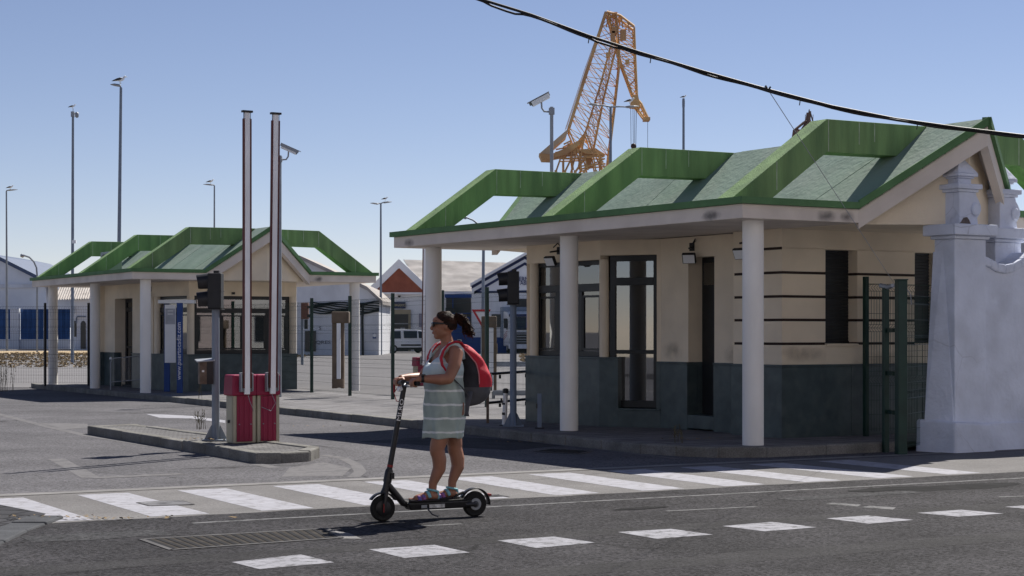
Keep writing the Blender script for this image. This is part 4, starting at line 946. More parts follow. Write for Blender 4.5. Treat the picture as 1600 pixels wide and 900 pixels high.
M_navy = mat('navy_trim', (.02,.03,.09), .6, .1, 1, bump=0)
M_void = mat('dark_doorway', (.075,.07,.068), .9, .2, .6, bump=0)
M_bglass = mat('dark_window', (.03,.035,.04), .2, .1, 1, bump=0)
M_beigetrim = mat('beige_trim', (.36,.31,.22), .9, .1, 1, bump=0)
M_bblue = mat('dado_blue', (.02,.06,.24), .7, .12, .5, bump=0)
# white workshop with the brick gable
D = 150
t, o = loc_thing('workshop', 'white workshop with a red brick gable, navy name board and long grey corrugated roof', 'building', 628, D)
mb = MB(); gable(mb, 578, 628, 664, 458, 411, 552, D, 40); off(mb, o).build('wall', M_bwall, t)
mb = MB(); P = [at(x, y, D) for x, y in ((574,458),(661,458),(660,441),(624.5,419),(592,441))]; mb.extr([q+Vector((0,-.25,0)) for q in P], (0,.2,0)); off(mb, o).build('brick_gable', M_brick, t)
mb = MB()
for a, b in (((572,455),(624,405)),((624,405),(662,441))):
    A, B = at(*a, D), at(*b, D); mb.hexa([A+Vector((0,-.6,-.75)), B+Vector((0,-.6,-.75)), B+Vector((0,-.26,-.75)), A+Vector((0,-.26,-.75))], [A+Vector((0,-.6,0)), B+Vector((0,-.6,0)), B+Vector((0,-.26,0)), A+Vector((0,-.26,0))])
bx_px(mb, 572, 457, 662, 460, D, .2, dz=-.45)
off(mb, o).build('fascia', M_bwall, t)
# corrugated roof running to the right
A, B = at(634, 406.5, 151), at(800, 411, 168); A2, B2 = at(706, 454.5, 147), at(745, 455, 147)
rows = 110; mb = MB(); L0, L1 = at(630, 406, 160), at(812, 411.5, 163); E0, E1 = at(662, 455, 150.4), at(850, 456, 150.5)
for k in range(rows):
    f0, f1 = k/rows, (k+1)/rows; fm = (f0+f1)/2; up = Vector((0,0,.05))
    mb.add([E0.lerp(E1,f0), E0.lerp(E1,fm)+up, L0.lerp(L1,fm)+up, L0.lerp(L1,f0), E0.lerp(E1,f1), L0.lerp(L1,f1)], [(0,1,2,3),(1,4,5,2)])
off(mb, o).build('roof', M_corr, t)
mb = MB(); bx_px(mb, 664, 455, 850, 552, 150.8, 12); off(mb, o).build('side_wall', M_bwall, t)
mb = MB(); bx_px(mb, 611, 484, 642, 552, D, .2, dz=-.25); f = off(mb, o).build('door', M_beigetrim, t)
mb = MB(); bx_px(mb, 615, 491, 638, 552, D, .1, dz=-.32); off(mb, o).build('opening', M_void, f)
mb = MB(); bx_px(mb, 615, 505, 638, 506.5, D, .05, dz=-.38); bx_px(mb, 626, 512, 633, 519, D, .05, dz=-.38); off(mb, o).build('grille', M_steel, f)
mb = MB(); bx_px(mb, 615, 472, 634, 482, D, .12, dz=-.3); f = off(mb, o).build('name_board', M_navy, t)
q = at(624.5, 477, D-.33)-o; text('BRAGADOCE', 'lettering', .33, M_txty, f, q, (R(90),0,0), .002, sx=.52)
mb = MB(); bx_px(mb, 654.5, 490, 663, 511, D, .1, dz=-.2); off(mb, o).build('notice_board', mat('notice_grey', (.3,.29,.36), .8, .1, 1, bump=0), t)
mb = MB(); bx_px(mb, 622, 462, 626, 464.5, D, .3, dz=-.4); bx_px(mb, 604, 471, 606.5, 477, D, .2, dz=-.3); off(mb, o).build('wall_light', M_blk, t)
mb = MB(); bx_px(mb, 695, 459.5, 737, 465, 149.5, .5); off(mb, o).build('awning', M_bblue, t)
mb = MB(); bx_px(mb, 697, 465, 736, 552, 150.6, .18); f = off(mb, o).build('open_bay', M_void, t)
mb = MB(); bx_px(mb, 707, 466, 708.5, 490, 150.4, .1); bx_px(mb, 697, 489, 736, 490.5, 150.45, .1); bx_px(mb, 697, 495, 734, 552, 150.3, .1, 0); off(mb, o).build('shutter', M_bblue, f)
mb = MB(); bx_px(mb, 696, 481, 712, 488, 149.8, .6); off(mb, o).build('hoist', M_blk2, t)
# white warehouse with navy lines
D = 136
t, o = loc_thing('warehouse', 'pale warehouse with navy gable lines and painted lettering above a lorry', 'building', 818, D)
mb = MB(); gable(mb, 737, 822, 930, 447, 400, 552, D, 14); off(mb, o).build('wall', M_bwall, t)
mb = MB(); roof2(mb, 735, 822, 932, 447.5, 398.5, D, 14, .22, .5); off(mb, o).build('roof', M_bwall, t)
mb = MB()
def nl(a, b, w=.11):
    A, B = at(*a, D-.03), at(*b, D-.03); mb.hexa([A+Vector((0,-.05,-w)), B+Vector((0,-.05,-w)), B+Vector((0,.02,-w)), A+Vector((0,.02,-w))], [A+Vector((0,-.05,w)), B+Vector((0,-.05,w)), B+Vector((0,.02,w)), A+Vector((0,.02,w))])
nl((737,449),(820,402.5)); nl((820,402.5),(900,441)); nl((741,457.5),(820,412)); nl((820,412),(900,452)); nl((741,456.5),(905,455),.08)
off(mb, o).build('trim_line', M_navy, t)
mb = MB(); bx_px(mb, 766, 489, 784, 512, D, .1, dz=-.12); f = off(mb, o).build('window', M_bwall, t)
mb = MB(); bx_px(mb, 768, 491, 782, 511, D, .05, dz=-.2); off(mb, o).build('pane', M_bglass, f)
mb = MB(); bx_px(mb, 806, 467, 900, 552, D, .1, dz=-.12); off(mb, o).build('doorway', M_void, t)
mb = MB(); bx_px(mb, 733, 527, 792, 552, D, .15, dz=-.3); off(mb, o).build('dado', M_bblue, t)
for s_, x, y, sz, m_, sx in (('ISERMO', 819, 436.3, .5, M_txtn, .8), ('T ABRIS', 819, 442.3, .5, M_txtn, .75), ('B', 830.5, 439.5, .85, M_txtr, .85), ('A', 836.5, 439.5, .85, M_txtn, .9)):
    text(s_, 'lettering', sz, m_, t, at(x, y, D-.12)-o, (R(90),0,0), .01, sx=sx)
mb = MB(); bx_px(mb, 790, 510, 797, 522, D, .2, dz=-.4); off(mb, o).build('meter_box', M_bwall2, t)
# dirty white shed with cables
D = 123
t, o = loc_thing('shed', 'stained white shed with graffiti and black cables looped along its front', 'building', 530, D)
mb = MB(); P = [at(x, y, D) for x, y in ((380,556),(592,556),(592,468),(572,449),(470,402),(380,402))]; mb.extr(P, (0, 12, 0)); off(mb, o).build('wall', M_bwall2, t)
mb = MB()
for a, b in (((468,399),(574,448)),((574,448),(598,470))):
    A, B = at(*a, D), at(*b, D); mb.hexa([A+Vector((0,-.3,-.25)), B+Vector((0,-.3,-.25)), B+Vector((0,12,-.25)), A+Vector((0,12,-.25))], [A+Vector((0,-.3,0)), B+Vector((0,-.3,0)), B+Vector((0,12,0)), A+Vector((0,12,0))])
off(mb, o).build('roof', M_tilegrey, t)
random.seed(21); mb = MB()
for k in range(7):
    y0 = 472+k*2.6; pts = []
    for i in range(15): x = 486+i*7.6; pts.append(at(x, y0+math.sin(i*.8+k)*1.6+4*math.sin(math.pi*i/14)*(.3+random.random()*.3), D-.15)-o)
    mb.tube(pts, .045, 4)
mb.tube([at(567,473,D-.1)-o, at(566,500,D-.1)-o, at(567,556,D-.1)-o], .09, 5)
mb.build('cable', M_cable, t)
for s_, x, y, sz in (('QRES', 505, 535, .34), ('S', 500, 513, .32)): text(s_, 'graffiti', sz, M_txtk, t, at(x, y, D-.05)-o, (R(90),0,.04), .002, sx=1.3)
mb = MB(); bx_px(mb, 582.5, 521, 588, 529, D, .04, dz=-.1); f = off(mb, o).build('wall_sign', M_blue, t)
MB().lathe([(.13,0),(.13,.02)],14,M=Matrix.Translation(at(585.2,524,D-.12)-o) @ Matrix.Rotation(R(90),4,'X')).build('disc', M_txtw, f)
mb = MB(); bx_px(mb, 477, 517, 494, 549, D, .1, dz=-.15); off(mb, o).build('door', M_bglass, t)
# far left: warehouse, wall with blue panels, tiled shed
D = 185
t, o = loc_thing('warehouse', 'pale blue-grey warehouse gable at the far left edge', 'building', 20, D)
mb = MB(); P = [at(x, y, D) for x, y in ((-130,545),(72,545),(72,436),(56,430),(0,402),(-50,392),(-130,430))]; mb.extr(P, (0, 20, 0)); off(mb, o).build('wall', M_bwall, t)
mb = MB()
for a, b in (((-50,392),(0,401.5)),((0,401.5),(57,430)),((57,430),(96,456))):
    A, B = at(*a, D), at(*b, D); mb.hexa([A+Vector((0,-.4,-.35)), B+Vector((0,-.4,-.35)), B+Vector((0,20,-.35)), A+Vector((0,20,-.35))], [A+Vector((0,-.4,.05)), B+Vector((0,-.4,.05)), B+Vector((0,20,.05)), A+Vector((0,20,.05))])
off(mb, o).build('roof_edge', mat('slate_edge', (.09,.12,.19), .7, .1, 1, bump=0), t); mb = MB(); bx_px(mb, -130, 444, 72, 450, D, .3, dz=-.3); off(mb, o).build('string_course', M_bwall2, t)
D = 168
t, o = loc_thing('panel_wall', 'low white wall topped with blue corrugated panels, broken by a white pier', 'wall', 50, D)
mb = MB(); bx_px(mb, -60, 530, 110, 546, D, .4); off(mb, o).build('wall', M_bwall, t)
mb = MB(); bx_px(mb, 17, 482, 31, 546, D, .5, dz=-.3); off(mb, o).build('pier', M_bwall, t)
for a, b in ((-60, 16.5), (31.5, 67), (67.5, 109)):
    A, B = at(a, 530, D), at(b, 483, D); n = int((B.x-A.x)/.5); mb = MB()
    for k in range(n):
        x = A.x+(B.x-A.x)*k/n; w = (B.x-A.x)/n; mb.hexa([(x,D+.15,A.z),(x+w*.5,D,A.z),(x+w,D+.15,A.z),(x+w*.5,D+.25,A.z)],[(x,D+.15,B.z),(x+w*.5,D,B.z),(x+w,D+.15,B.z),(x+w*.5,D+.25,B.z)])
    off(mb, o).build('blue_panel', M_pblue, t)
D = 160
t, o = loc_thing('shed', 'low white shed with arched openings under a weathered tiled roof', 'building', 125, D)
mb = MB(); bx_px(mb, 111, 468, 166, 547, D, 8); off(mb, o).build('wall', M_bwall, t)
mb = MB(); A, B = at(84, 469, D-.5), at(200, 466, D-.5); C_, E_ = at(205, 448, D+8), at(92, 449, D+8); rows = 30
for k in range(rows):
    f0, f1 = k/rows, (k+1)/rows; fm = (f0+f1)/2; up = Vector((0,0,.1)); mb.add([A.lerp(B,f0), A.lerp(B,fm)+up, E_.lerp(C_,fm)+up, E_.lerp(C_,f0), A.lerp(B,f1), E_.lerp(C_,f1)], [(0,1,2,3),(1,4,5,2)])
off(mb, o).build('roof', M_tilegrey, t)
for x0, x1, y0, y1 in ((113.5,119.5,501,526),(126,134,501,545)):
    P = [at(x, y, D-.06) for x, y in ((x0,y1),(x1,y1),(x1,y0+4),((x0+x1)/2+2,y0+1),((x0+x1)/2,y0),((x0+x1)/2-2,y0+1),(x0,y0+4))]
    mb = MB(); mb.extr(P, (0,.05,0)); off(mb, o).build('arched_opening', M_bglass, t)
mb = MB(); bx_px(mb, 114, 478, 116.5, 490, D, .2, dz=-.3); mb.tube([at(119,505,D-.1),at(119.5,497,D-.1),at(121,494.5,D-.1),at(134,494.5,D-.1)], .06, 5); off(mb, o).build('pipe', M_pole, t)
# house sliver behind the right-hand wall
t, o = loc_thing('house', 'ochre trimmed house front glimpsed between the white pillars', 'building', 1555, 60)
mb = MB(); bx_px(mb, 1535, 330, 1640, 520, 60, 6); off(mb, o).build('wall', mat('grey_render', (.40,.42,.46), .9, .05, 1, bump=0), t)
mb = MB(); bx_px(mb, 1547, 374, 1556, 396, 60, .1, dz=-.12); off(mb, o).build('ochre_band', mat('ochre_band', (.5,.32,.07), .9, .05, 1, bump=0), t)
for a, b in ((1540,1545),(1564,1570.5)):
    mb = MB(); bx_px(mb, a, 379, b, 394, 60, .06, dz=-.14); w = off(mb, o).build('window', M_bglass, t); mb = MB()
    for k in range(5): bx_px(mb, a, 380.5+k*2.8, b, 381.2+k*2.8, 60, .03, dz=-.2)
    off(mb, o).build('bar', M_wpanel, w)

# ------------------------------------------------------------------ van, lorry, road signs
M_carw = mat('van_white', (.68,.70,.74), .3, .04, 1, bump=0); M_carg = mat('car_glass', (.02,.025,.03), .1, .1, 1, bump=0); M_tyre = mat('tyre_rubber', (.02,.02,.02), .9, .2, 6, bump=0); M_tail = mat('tail_red', (.25,.02,.02), .3, .1, 3, bump=0)
vb = G(634, 551.5); van = thing('van', 'white panel van with rear side windows parked before the brick-gabled workshop', 'van', vb, R(205))
side = [(-2.1,.42),(-2.14,.75),(-2.05,1.0),(-1.55,1.12),(-1.0,1.72),(-.5,1.83),(1.9,1.86),(2.1,1.7),(2.16,.95),(2.16,.42)]
mb = MB(); ins = lambda z: .9 if z < 1.05 else .9-(z-1.05)*.14
L_ = [(x, -ins(z), z) for x, z in side]; R_ = [(x, ins(z), z) for x, z in side]; n = len(side)
mb.add(L_+R_, [tuple(range(n)), tuple(range(2*n-1, n-1, -1))]+[(i, n+i, n+(i+1) % n, (i+1) % n) for i in range(n)]); bd = mb.build('body', M_carw, van, bevel=.05)
def sidewin(pts, sg): return MB().extr([(x, sg*(ins(z)+.004), z) for x, z in pts], (0, sg*.012, 0)).build('window', M_carg, van)
for sg in (-1, 1):
    sidewin([(-1.42,1.15),(-.72,1.15),(-.72,1.68),(-.98,1.66)], sg); sidewin([(-.6,1.15),(.5,1.15),(.5,1.7),(-.6,1.7)], sg); sidewin([(.75,1.12),(1.95,1.12),(1.95,1.68),(.75,1.7)], sg)
    MB().box((-.9,sg*.905-.01,.55),(.75,sg*.905+.01,.68)).build('side_trim', M_blk, van)
    MB().box((2.1,sg*.72-.1,.95),(2.175,sg*.72+.1,1.35)).build('tail_light', M_tail, van)
    for x in (-1.35, 1.35):
        w = MB().lathe([(.3,-.1),(.33,-.06),(.33,.06),(.3,.1)],18,M=Matrix.Translation((x,sg*.82,.33)) @ Matrix.Rotation(R(90),4,'X')).build('wheel', M_tyre, van, smooth='auto')
        MB().lathe([(.2,-.115),(.2,.115)],14,M=Matrix.Translation((x,sg*.82,.33)) @ Matrix.Rotation(R(90),4,'X')).build('rim', M_steel, w)
MB().box((2.165,-.7,1.1),(2.18,.7,1.68)).build('rear_window', M_carg, van); MB().box((2.1,-.88,.38),(2.24,.88,.6)).build('bumper', M_blk2, van, bevel=.03); MB().box((-2.0,-.8,.25),(2.0,.8,.42)).build('underbody', M_blk, van)
tb = G(814, 552); lorry = thing('lorry', 'white articulated lorry cab facing the yard under the painted warehouse', 'lorry', tb, R(-78))
mb = MB(); cab_s = [(1.1,.55),(1.15,1.5),(1.08,1.75),(.95,2.9),(.6,3.1),(-.9,3.25),(-.9,.55)]; w2 = 1.2
mb.extr([(x,-w2,z) for x, z in cab_s], (0,2*w2,0)); mb.build('cab', M_carw, lorry, bevel=.08)
MB().extr([(1.155,-1.08,1.78),(1.155,1.08,1.78),(1.04,1.02,2.75),(1.04,-1.02,2.75)], (.02,0,.0)).build('windscreen', M_carg, lorry); MB().box((.98,-1.15,2.78),(1.14,1.15,2.98)).build('sun_visor', M_navy, lorry, bevel=.03)
gr = MB().box((1.13,-.72,.72),(1.18,.72,1.6)).build('grille', M_blk, lorry)
for z in (.85,1.05,1.25,1.45): MB().box((1.18,-.68,z),(1.2,.68,z+.06)).build('slat', M_steel, gr)
MB().box((1.05,-1.22,.35),(1.25,1.22,.68)).build('bumper', M_carw, lorry, bevel=.05)
for sg in (-1,1):
    MB().box((1.1,sg*.98-.17,.72),(1.19,sg*.98+.17,1.15)).build('headlight', M_steel, lorry, bevel=.02); MB().box((.95,sg*1.42-.13,1.9),(1.1,sg*1.42+.13,2.65)).build('mirror', M_blk, lorry, bevel=.03); MB().box((.2,sg*1.205-.006,1.8),(.85,sg*1.205+.006,2.6)).build('side_window', M_carg, lorry)
    for x in (.5,-2.2,-3.4): w = MB().lathe([(.45,-.16),(.5,-.1),(.5,.1),(.45,.16)],20,M=Matrix.Translation((x,sg*1.02,.5)) @ Matrix.Rotation(R(90),4,'X')).build('wheel', M_tyre, lorry, smooth='auto'); MB().lathe([(.28,-.17),(.28,.17)],14,M=Matrix.Translation((x,sg*1.02,.5)) @ Matrix.Rotation(R(90),4,'X')).build('rim', M_steel, w)
MB().box((-6.5,-1.2,1.15),(-1.2,1.2,3.55)).build('trailer', mat('trailer_blue', (.25,.3,.38), .6, .15, .7, bump=0), lorry, bevel=.04); MB().box((-6.4,-.5,.75),(.5,.5,1.05)).build('chassis', M_blk, lorry)
for sg in (-1,1):
    for k in range(3): MB().extr([(-.7,sg*1.206,1.0+.16*k),(.6,sg*1.206,1.35+.16*k),(.6,sg*1.206,1.39+.16*k),(-.7,sg*1.206,1.05+.16*k)], (0,sg*.01,0)).build('stripe', M_txtr, lorry)
def sign_post(px, pyb, label, r=.035, h=2.6):
    b = G(px, pyb); t = thing('road_sign', label, 'road sign', b); MB().lathe([(r,0),(r,h)],10).build('post', M_steel, t); return t
t = sign_post(832, 553, 'blue pedestrian crossing sign beside the lorry', .07, 2.9)
MB().box((-.48,-.1,1.95),(.48,-.07,2.95)).build('plate', M_blue, t); MB().extr([(-.4,-.105,2.05),(.4,-.105,2.05),(0,-.105,2.85)], (0,.004,0)).build('triangle', M_txtw, t)
m = MB(); m.lathe([(.05,0),(.05,.01)],8,M=Matrix.Translation((.0,-.107,2.55)) @ Matrix.Rotation(R(90),4,'X')); m.extr([(-.05,-.112,2.3),(.05,-.112,2.3),(.06,-.112,2.5),(-.06,-.112,2.5)],(0,.004,0)); m.extr([(-.14,-.112,2.1),(-.08,-.112,2.1),(.03,-.112,2.32),(-.04,-.112,2.32)],(0,.004,0)); m.extr([(.08,-.112,2.1),(.14,-.112,2.1),(.05,-.112,2.32),(-.01,-.112,2.32)],(0,.004,0)); m.build('walking_figure', M_txtk, t)
b = at(752, 560, 62); b.z = gz(62); t = thing('road_sign', 'red-edged give way triangle behind the mesh fence', 'road sign', b); MB().lathe([(.04,0),(.04,2.45)],10,(.02,.06,0)).build('post', M_steel, t)
tri = lambda s, z0: [(-s,0,z0+s*.58),(s,0,z0+s*.58),(0,0,z0-s*1.15)]
MB().extr([(x,-.03,z) for x,_,z in tri(.34,2.24)], (0,.02,0)).build('red_border', mat('sign_red', (.5,.02,.03), .5, .1, 2, bump=0), t); MB().extr([(x,-.036,z) for x,_,z in tri(.21,2.24)], (0,.004,0)).build('white_field', M_txtw, t)
def box_sign(x0, x1, ya, yb, yp, dist, label, xs=(.18,)):
    b = at((x0+x1)/2, 560, dist); b.z = gz(dist); t = thing('sign_box', label, 'sign', b); 
    mb = MB(); bx_px(mb, x0, ya, x1, yp, dist, .35); off(mb, b).build('box', M_wood, t, bevel=.02)
    for xa, xb in xs: mb = MB(); bx_px(mb, xa, yp, xb, yb, dist, .2, dz=.05); off(mb, b).build('post', M_wood, t)
    return t
t = box_sign(518, 545, 487, 607, 505, 40.5, 'brown sign cabinet on two posts with a white panel, behind the mesh fence', ((518.5,526),(532,537)))
mb = MB(); bx_px(mb, 526, 505, 532, 592, 40.4, .06); off(mb, t.location).build('panel', M_wpanel, t); mb = MB(); bx_px(mb, 518.5, 592, 536, 606, 40.45, .2); off(mb, t.location).build('base', M_wood, t)
t = box_sign(752, 776, 494, 610, 512, 40, 'beige sign cabinet with a white panel behind the rider and the fence', ((752.5,761),(771,776)))
mb = MB(); bx_px(mb, 763, 512, 771, 602, 40.0, .06); off(mb, t.location).build('panel', M_wpanel, t); mb = MB(); bx_px(mb, 769, 537, 777, 553, 40.1, .1); off(mb, t.location).build('side_plate', M_beigetrim, t)
# pole with a rusty transformer box in front of the shed
b = at(473, 560, 60); b.z = gz(60); t = thing('utility_post', 'grey post carrying a rusty brown box, beside the left gatehouse column', 'post', b)
mb = MB(); bx_px(mb, 470, 497, 474, 570, 60, .1); off(mb, b).build('post', M_pole, t); mb = MB(); bx_px(mb, 470, 473, 481.5, 498.5, 59.9, .3); off(mb, b).build('box', mat('rust_box', (.16,.07,.05), .8, .3, 4, bump=0), t, bevel=.03); mb = MB(); bx_px(mb, 475.5, 499, 480.5, 514, 59.9, .15); bx_px(mb, 480, 478, 487, 482, 59.9, .1); bx_px(mb, 480, 491, 486, 496, 59.9, .1); off(mb, b).build('insulator', M_blk, t)
# low guard barriers beyond the fence
for y, lab in ((573, 'far grey guard rail behind the blue-grey traffic light'), (618, 'nearer grey guard rail behind the pedestrian railing')):
    a = G(770, y+6); t = thing('guard_rail', lab, 'guard rail', a, 0, 'grey guard rails beyond the fence'); e = (G(829, y+6)-a); k = a.y/F
    MB().box((0,0,6*k-.0),(e.x,.08,14*k)).build('rail', M_steel, t)
    for f in (.02,.5,.97): MB().box((e.x*f-.04,.081,0),(e.x*f+.04,.16,12*k)).build('post', M_steel, t)

# ------------------------------------------------------------------ harbour cranes
CRD = 260.0
crb = at(915, 500, CRD); crb.z = gz(CRD)
cr = thing('harbour_crane', 'tall ochre lattice harbour crane with folded jib above the right gatehouse roof', 'crane', crb)
def cp3(x, y, k=0): return at(x, y, CRD)-crb+Vector((0, k, 0))
def truss(chA, chB, n, depth, rc, rb, name, m=M_crane, rA=None):
    mb = MB()
    def along(ch, f):
        ls = [(Vector(b)-Vector(a)).length for a, b in zip(ch[:-1], ch[1:])]; T = f*sum(ls)
        for (a, b), l in zip(zip(ch[:-1], ch[1:]), ls):
            if T <= l+1e-6: q = Vector(a).lerp(Vector(b), T/l); return q
            T -= l
        return Vector(ch[-1])
    A = [[cp3(*along(chA, i/n), s_*depth/2*(1-.35*i/n)) for i in range(n+1)] for s_ in (-1, 1)]
    B = [[cp3(*along(chB, i/n), s_*depth/2*(1-.35*i/n)) for i in range(n+1)] for s_ in (-1, 1)]
    for s_ in (0, 1):
        mb.tube(A[s_], rA or rc, 5); mb.tube(B[s_], rc, 5)
        for i in range(n+1):
            mb.bar(A[s_][i], B[s_][i], rb, 4)
            if i < n: mb.bar(A[s_][i], B[s_][i+1], rb, 4); mb.bar(B[s_][i], A[s_][i+1], rb, 4)
    for i in range(n+1):
        mb.bar(A[0][i], A[1][i], rb, 4); mb.bar(B[0][i], B[1][i], rb, 4)
        if i < n: mb.bar(A[0][i], A[1][i+1], rb, 4); mb.bar(B[1][i], B[0][i+1], rb, 4)
    return mb.build(name, m, cr)
truss([(888,203),(917,112),(946,22)], [(948,268),(958,185),(968,96),(962,24)], 9, 5.5, .125, .05, 'mast', rA=.24)
truss([(912,215),(936,140),(956,66)], [(927,235),(944,150),(962,77)], 8, 3.5, .13, .045, 'inner_stay')
truss([(949,24),(968,95),(988,150)], [(990,45),(992.5,100),(995,150)], 8, 3.0, .15, .055, 'jib')
mb = MB(); mb.tube([cp3(947,21,-1.5), cp3(968,27,-1.5), cp3(990,44,-1.5)], .2, 5); mb.tube([cp3(947,21,1.5), cp3(968,27,1.5), cp3(990,44,1.5)], .2, 5)
for x, y in ((952,22),(960,25),(970,30),(980,37)): mb.bar(cp3(x,y,-1.5), cp3(x+2,y+16,-1.5), .09, 4); mb.bar(cp3(x,y,1.5), cp3(x-4,y+18,1.5), .09, 4); mb.bar(cp3(x,y,0), cp3(x,y-6,0), .05, 4); mb.bar(cp3(x,y-4,0), cp3(x+8,y-1,0), .04, 4)
mb.box(tuple(cp3(956,27,-1.2)), tuple(cp3(964,21,1.2))); mb.box(tuple(cp3(966,33,-1)), tuple(cp3(972,26,1)))
for x0, y0, x1, y1 in ((946,85,953,92),(962,82,968,92),(955,45,963,55),(968,50,977,66),(953,52,960,68),(976,96,982,103)): mb.box(tuple(cp3(x0,y1,-2)), tuple(cp3(x1,y0,-1.2)))
mb.build('head_frame', M_crane, cr, kind='stuff')
mb = MB(); mb.hexa([cp3(984,168,-1.3), cp3(1000,170,-1.3), cp3(1000,170,1.3), cp3(984,168,1.3)], [cp3(988,150,-1.3), cp3(996,150,-1.3), cp3(996,150,1.3), cp3(988,150,1.3)])
for s_ in (-1, 1): mb.tube([cp3(990,150,s_), cp3(1001,163,s_), cp3(1012,186,s_)], .17, 5); mb.tube([cp3(993,168,s_), cp3(1007,187,s_)], .15, 5)
for f in (.2,.45,.7): mb.bar(cp3(993+14*f,168+19*f,-1), cp3(1001+11*f,163+23*f,-1), .09, 4)
mb.box(tuple(cp3(1005,189,-1.3)), tuple(cp3(1015,184.5,1.3))); mb.build('jib_tip', M_crane, cr)
mb = MB()
for x, x2 in ((985.5,986),(989,989.5),(992,991.5),(994.5,993.5)): mb.bar(cp3(x,168), cp3(x2,226), .035, 4)
mb.bar(cp3(1012,188), cp3(1012,233), .03, 4); mb.build('hoist_rope', M_cable, cr)
MB().ell(cp3(990,228.5), (.43,.43,.43), 12, 8).build('hook_block', mat('hook_dark', (.05,.03,.03), .6, .1, 2, bump=0), cr, smooth=True)
mb = MB()
for s_ in (-1.8, 1.8): mb.hexa([cp3(844,243,s_-.8), cp3(860,251,s_-.8), cp3(860,251,s_+.8), cp3(844,243,s_+.8)], [cp3(844,240,s_-.8), cp3(887,203,s_-.8), cp3(887,203,s_+.8), cp3(844,240,s_+.8)]) if 0 else mb.extr([cp3(844,241,s_-.5), cp3(847,250,s_-.5), cp3(858,251,s_-.5), cp3(864,234,s_-.5), cp3(884,216,s_-.5), cp3(888,203,s_-.5)], (0,1.0,0))
mb.build('counterweight_arm', M_cranes, cr)
mb = MB(); mb.extr([cp3(864,248,-2.4), cp3(885,244,-2.4), cp3(906,228,-2.4), cp3(903,222,-2.4), cp3(878,236,-2.4), cp3(864,242,-2.4)], (0,4.8,0)); mb.extr([cp3(842,242,-2.6), cp3(846,251,-2.6), cp3(860,251.5,-2.6), cp3(861,244,-2.6)], (0,5.2,0)); mb.build('counterweight', M_crane, cr)
mb = MB(); mb.extr([cp3(899,226,-1.5), cp3(910,212,-1.5), cp3(915,205,-1.5), cp3(912,222,-1.5), cp3(906,234,-1.5), cp3(900,236,-1.5)], (0,3,0)); mb.extr([cp3(900,236,-2.2), cp3(930,234,-2.2), cp3(944,244,-2.2), cp3(918,243,-2.2)], (0,4.4,0)); mb.extr([cp3(915,246,-1), cp3(924,246,-1), cp3(924,262,-1), cp3(915,266,-1)], (0,2,0)); mb.box(tuple(cp3(886,243,-2)), tuple(cp3(900,226,2))); mb.build('machinery_house', M_crane, cr)
mb = MB()
for x0, y0, x1, y1 in ((876,247,868,270),(880,249,880,270),(893,247,882,270),(898,247,892,270),(905,246,908,270),(912,250,898,270),(926,246,930,270),(933,245,945,268),(938,246,938,268),(888,205,905,245),(914,207,924,236),(914,207,904,262),(878,246,944,246),(876,250,925,248),(905,262,945,258),(880,228,892,222),(868,236,890,232),(895,268,890,222),(905,268,944,250),(918,268,912,245)):
    for s_ in (-2.2, 2.2): mb.bar(cp3(x0,y0,s_), cp3(x1,y1,s_), .11, 4)
for x in (868,882,898,912,930,945):
    for s_ in (-2.2, 2.2): mb.bar(cp3(x,268,s_), cp3(905+(x-905)*.9,500,s_), .22, 5)
mb.build('slewing_frame', M_crane, cr)
mb = MB()
for s_ in (-1.2, 1.2): mb.tube([cp3(883,203,s_), cp3(912,113,s_), cp3(945,22,s_)], .03, 4); mb.tube([cp3(885,200,s_), cp3(914,112,s_), cp3(946,20,s_)], .03, 4)
mb.build('stay_rope', M_cranes, cr)
crb2 = at(1254, 500, 300); crb2.z = gz(300); c2 = thing('harbour_crane', 'tip of a second crane peeping over the ridge of the right gatehouse', 'crane', crb2)
q = lambda x, y, k=0: at(x, y, 300)-crb2+Vector((0,k,0)); M_cr2 = mat('crane_brown', (.17,.11,.085), .8, .2, .5, bump=0)
mb = MB()
for s_ in (-1,1): mb.tube([q(1239,240,s_), q(1240,217,s_), q(1242,203,s_), q(1258,190,s_)], .22, 5); mb.tube([q(1264,175,s_), q(1262,190,s_), q(1254,203,s_), q(1242,260,s_)], .26, 5); mb.bar(q(1242,203,s_), q(1252,206,s_), .18, 4); mb.bar(q(1247,206,s_), q(1241,216,s_), .15, 4); mb.bar(q(1258,190,s_), q(1268,192,s_), .13, 4); mb.bar(q(1264,175,s_), q(1269,192,s_), .12, 4); mb.bar(q(1242,240,s_), q(1250,500,s_), .4, 5)
for x in (1258,1261,1266,1270): mb.bar(q(x,192), q(x+.5,179), .05, 4)
mb.bar(q(1264,176), q(1264.5,171), .1, 4); mb.build('jib', M_cr2, c2)
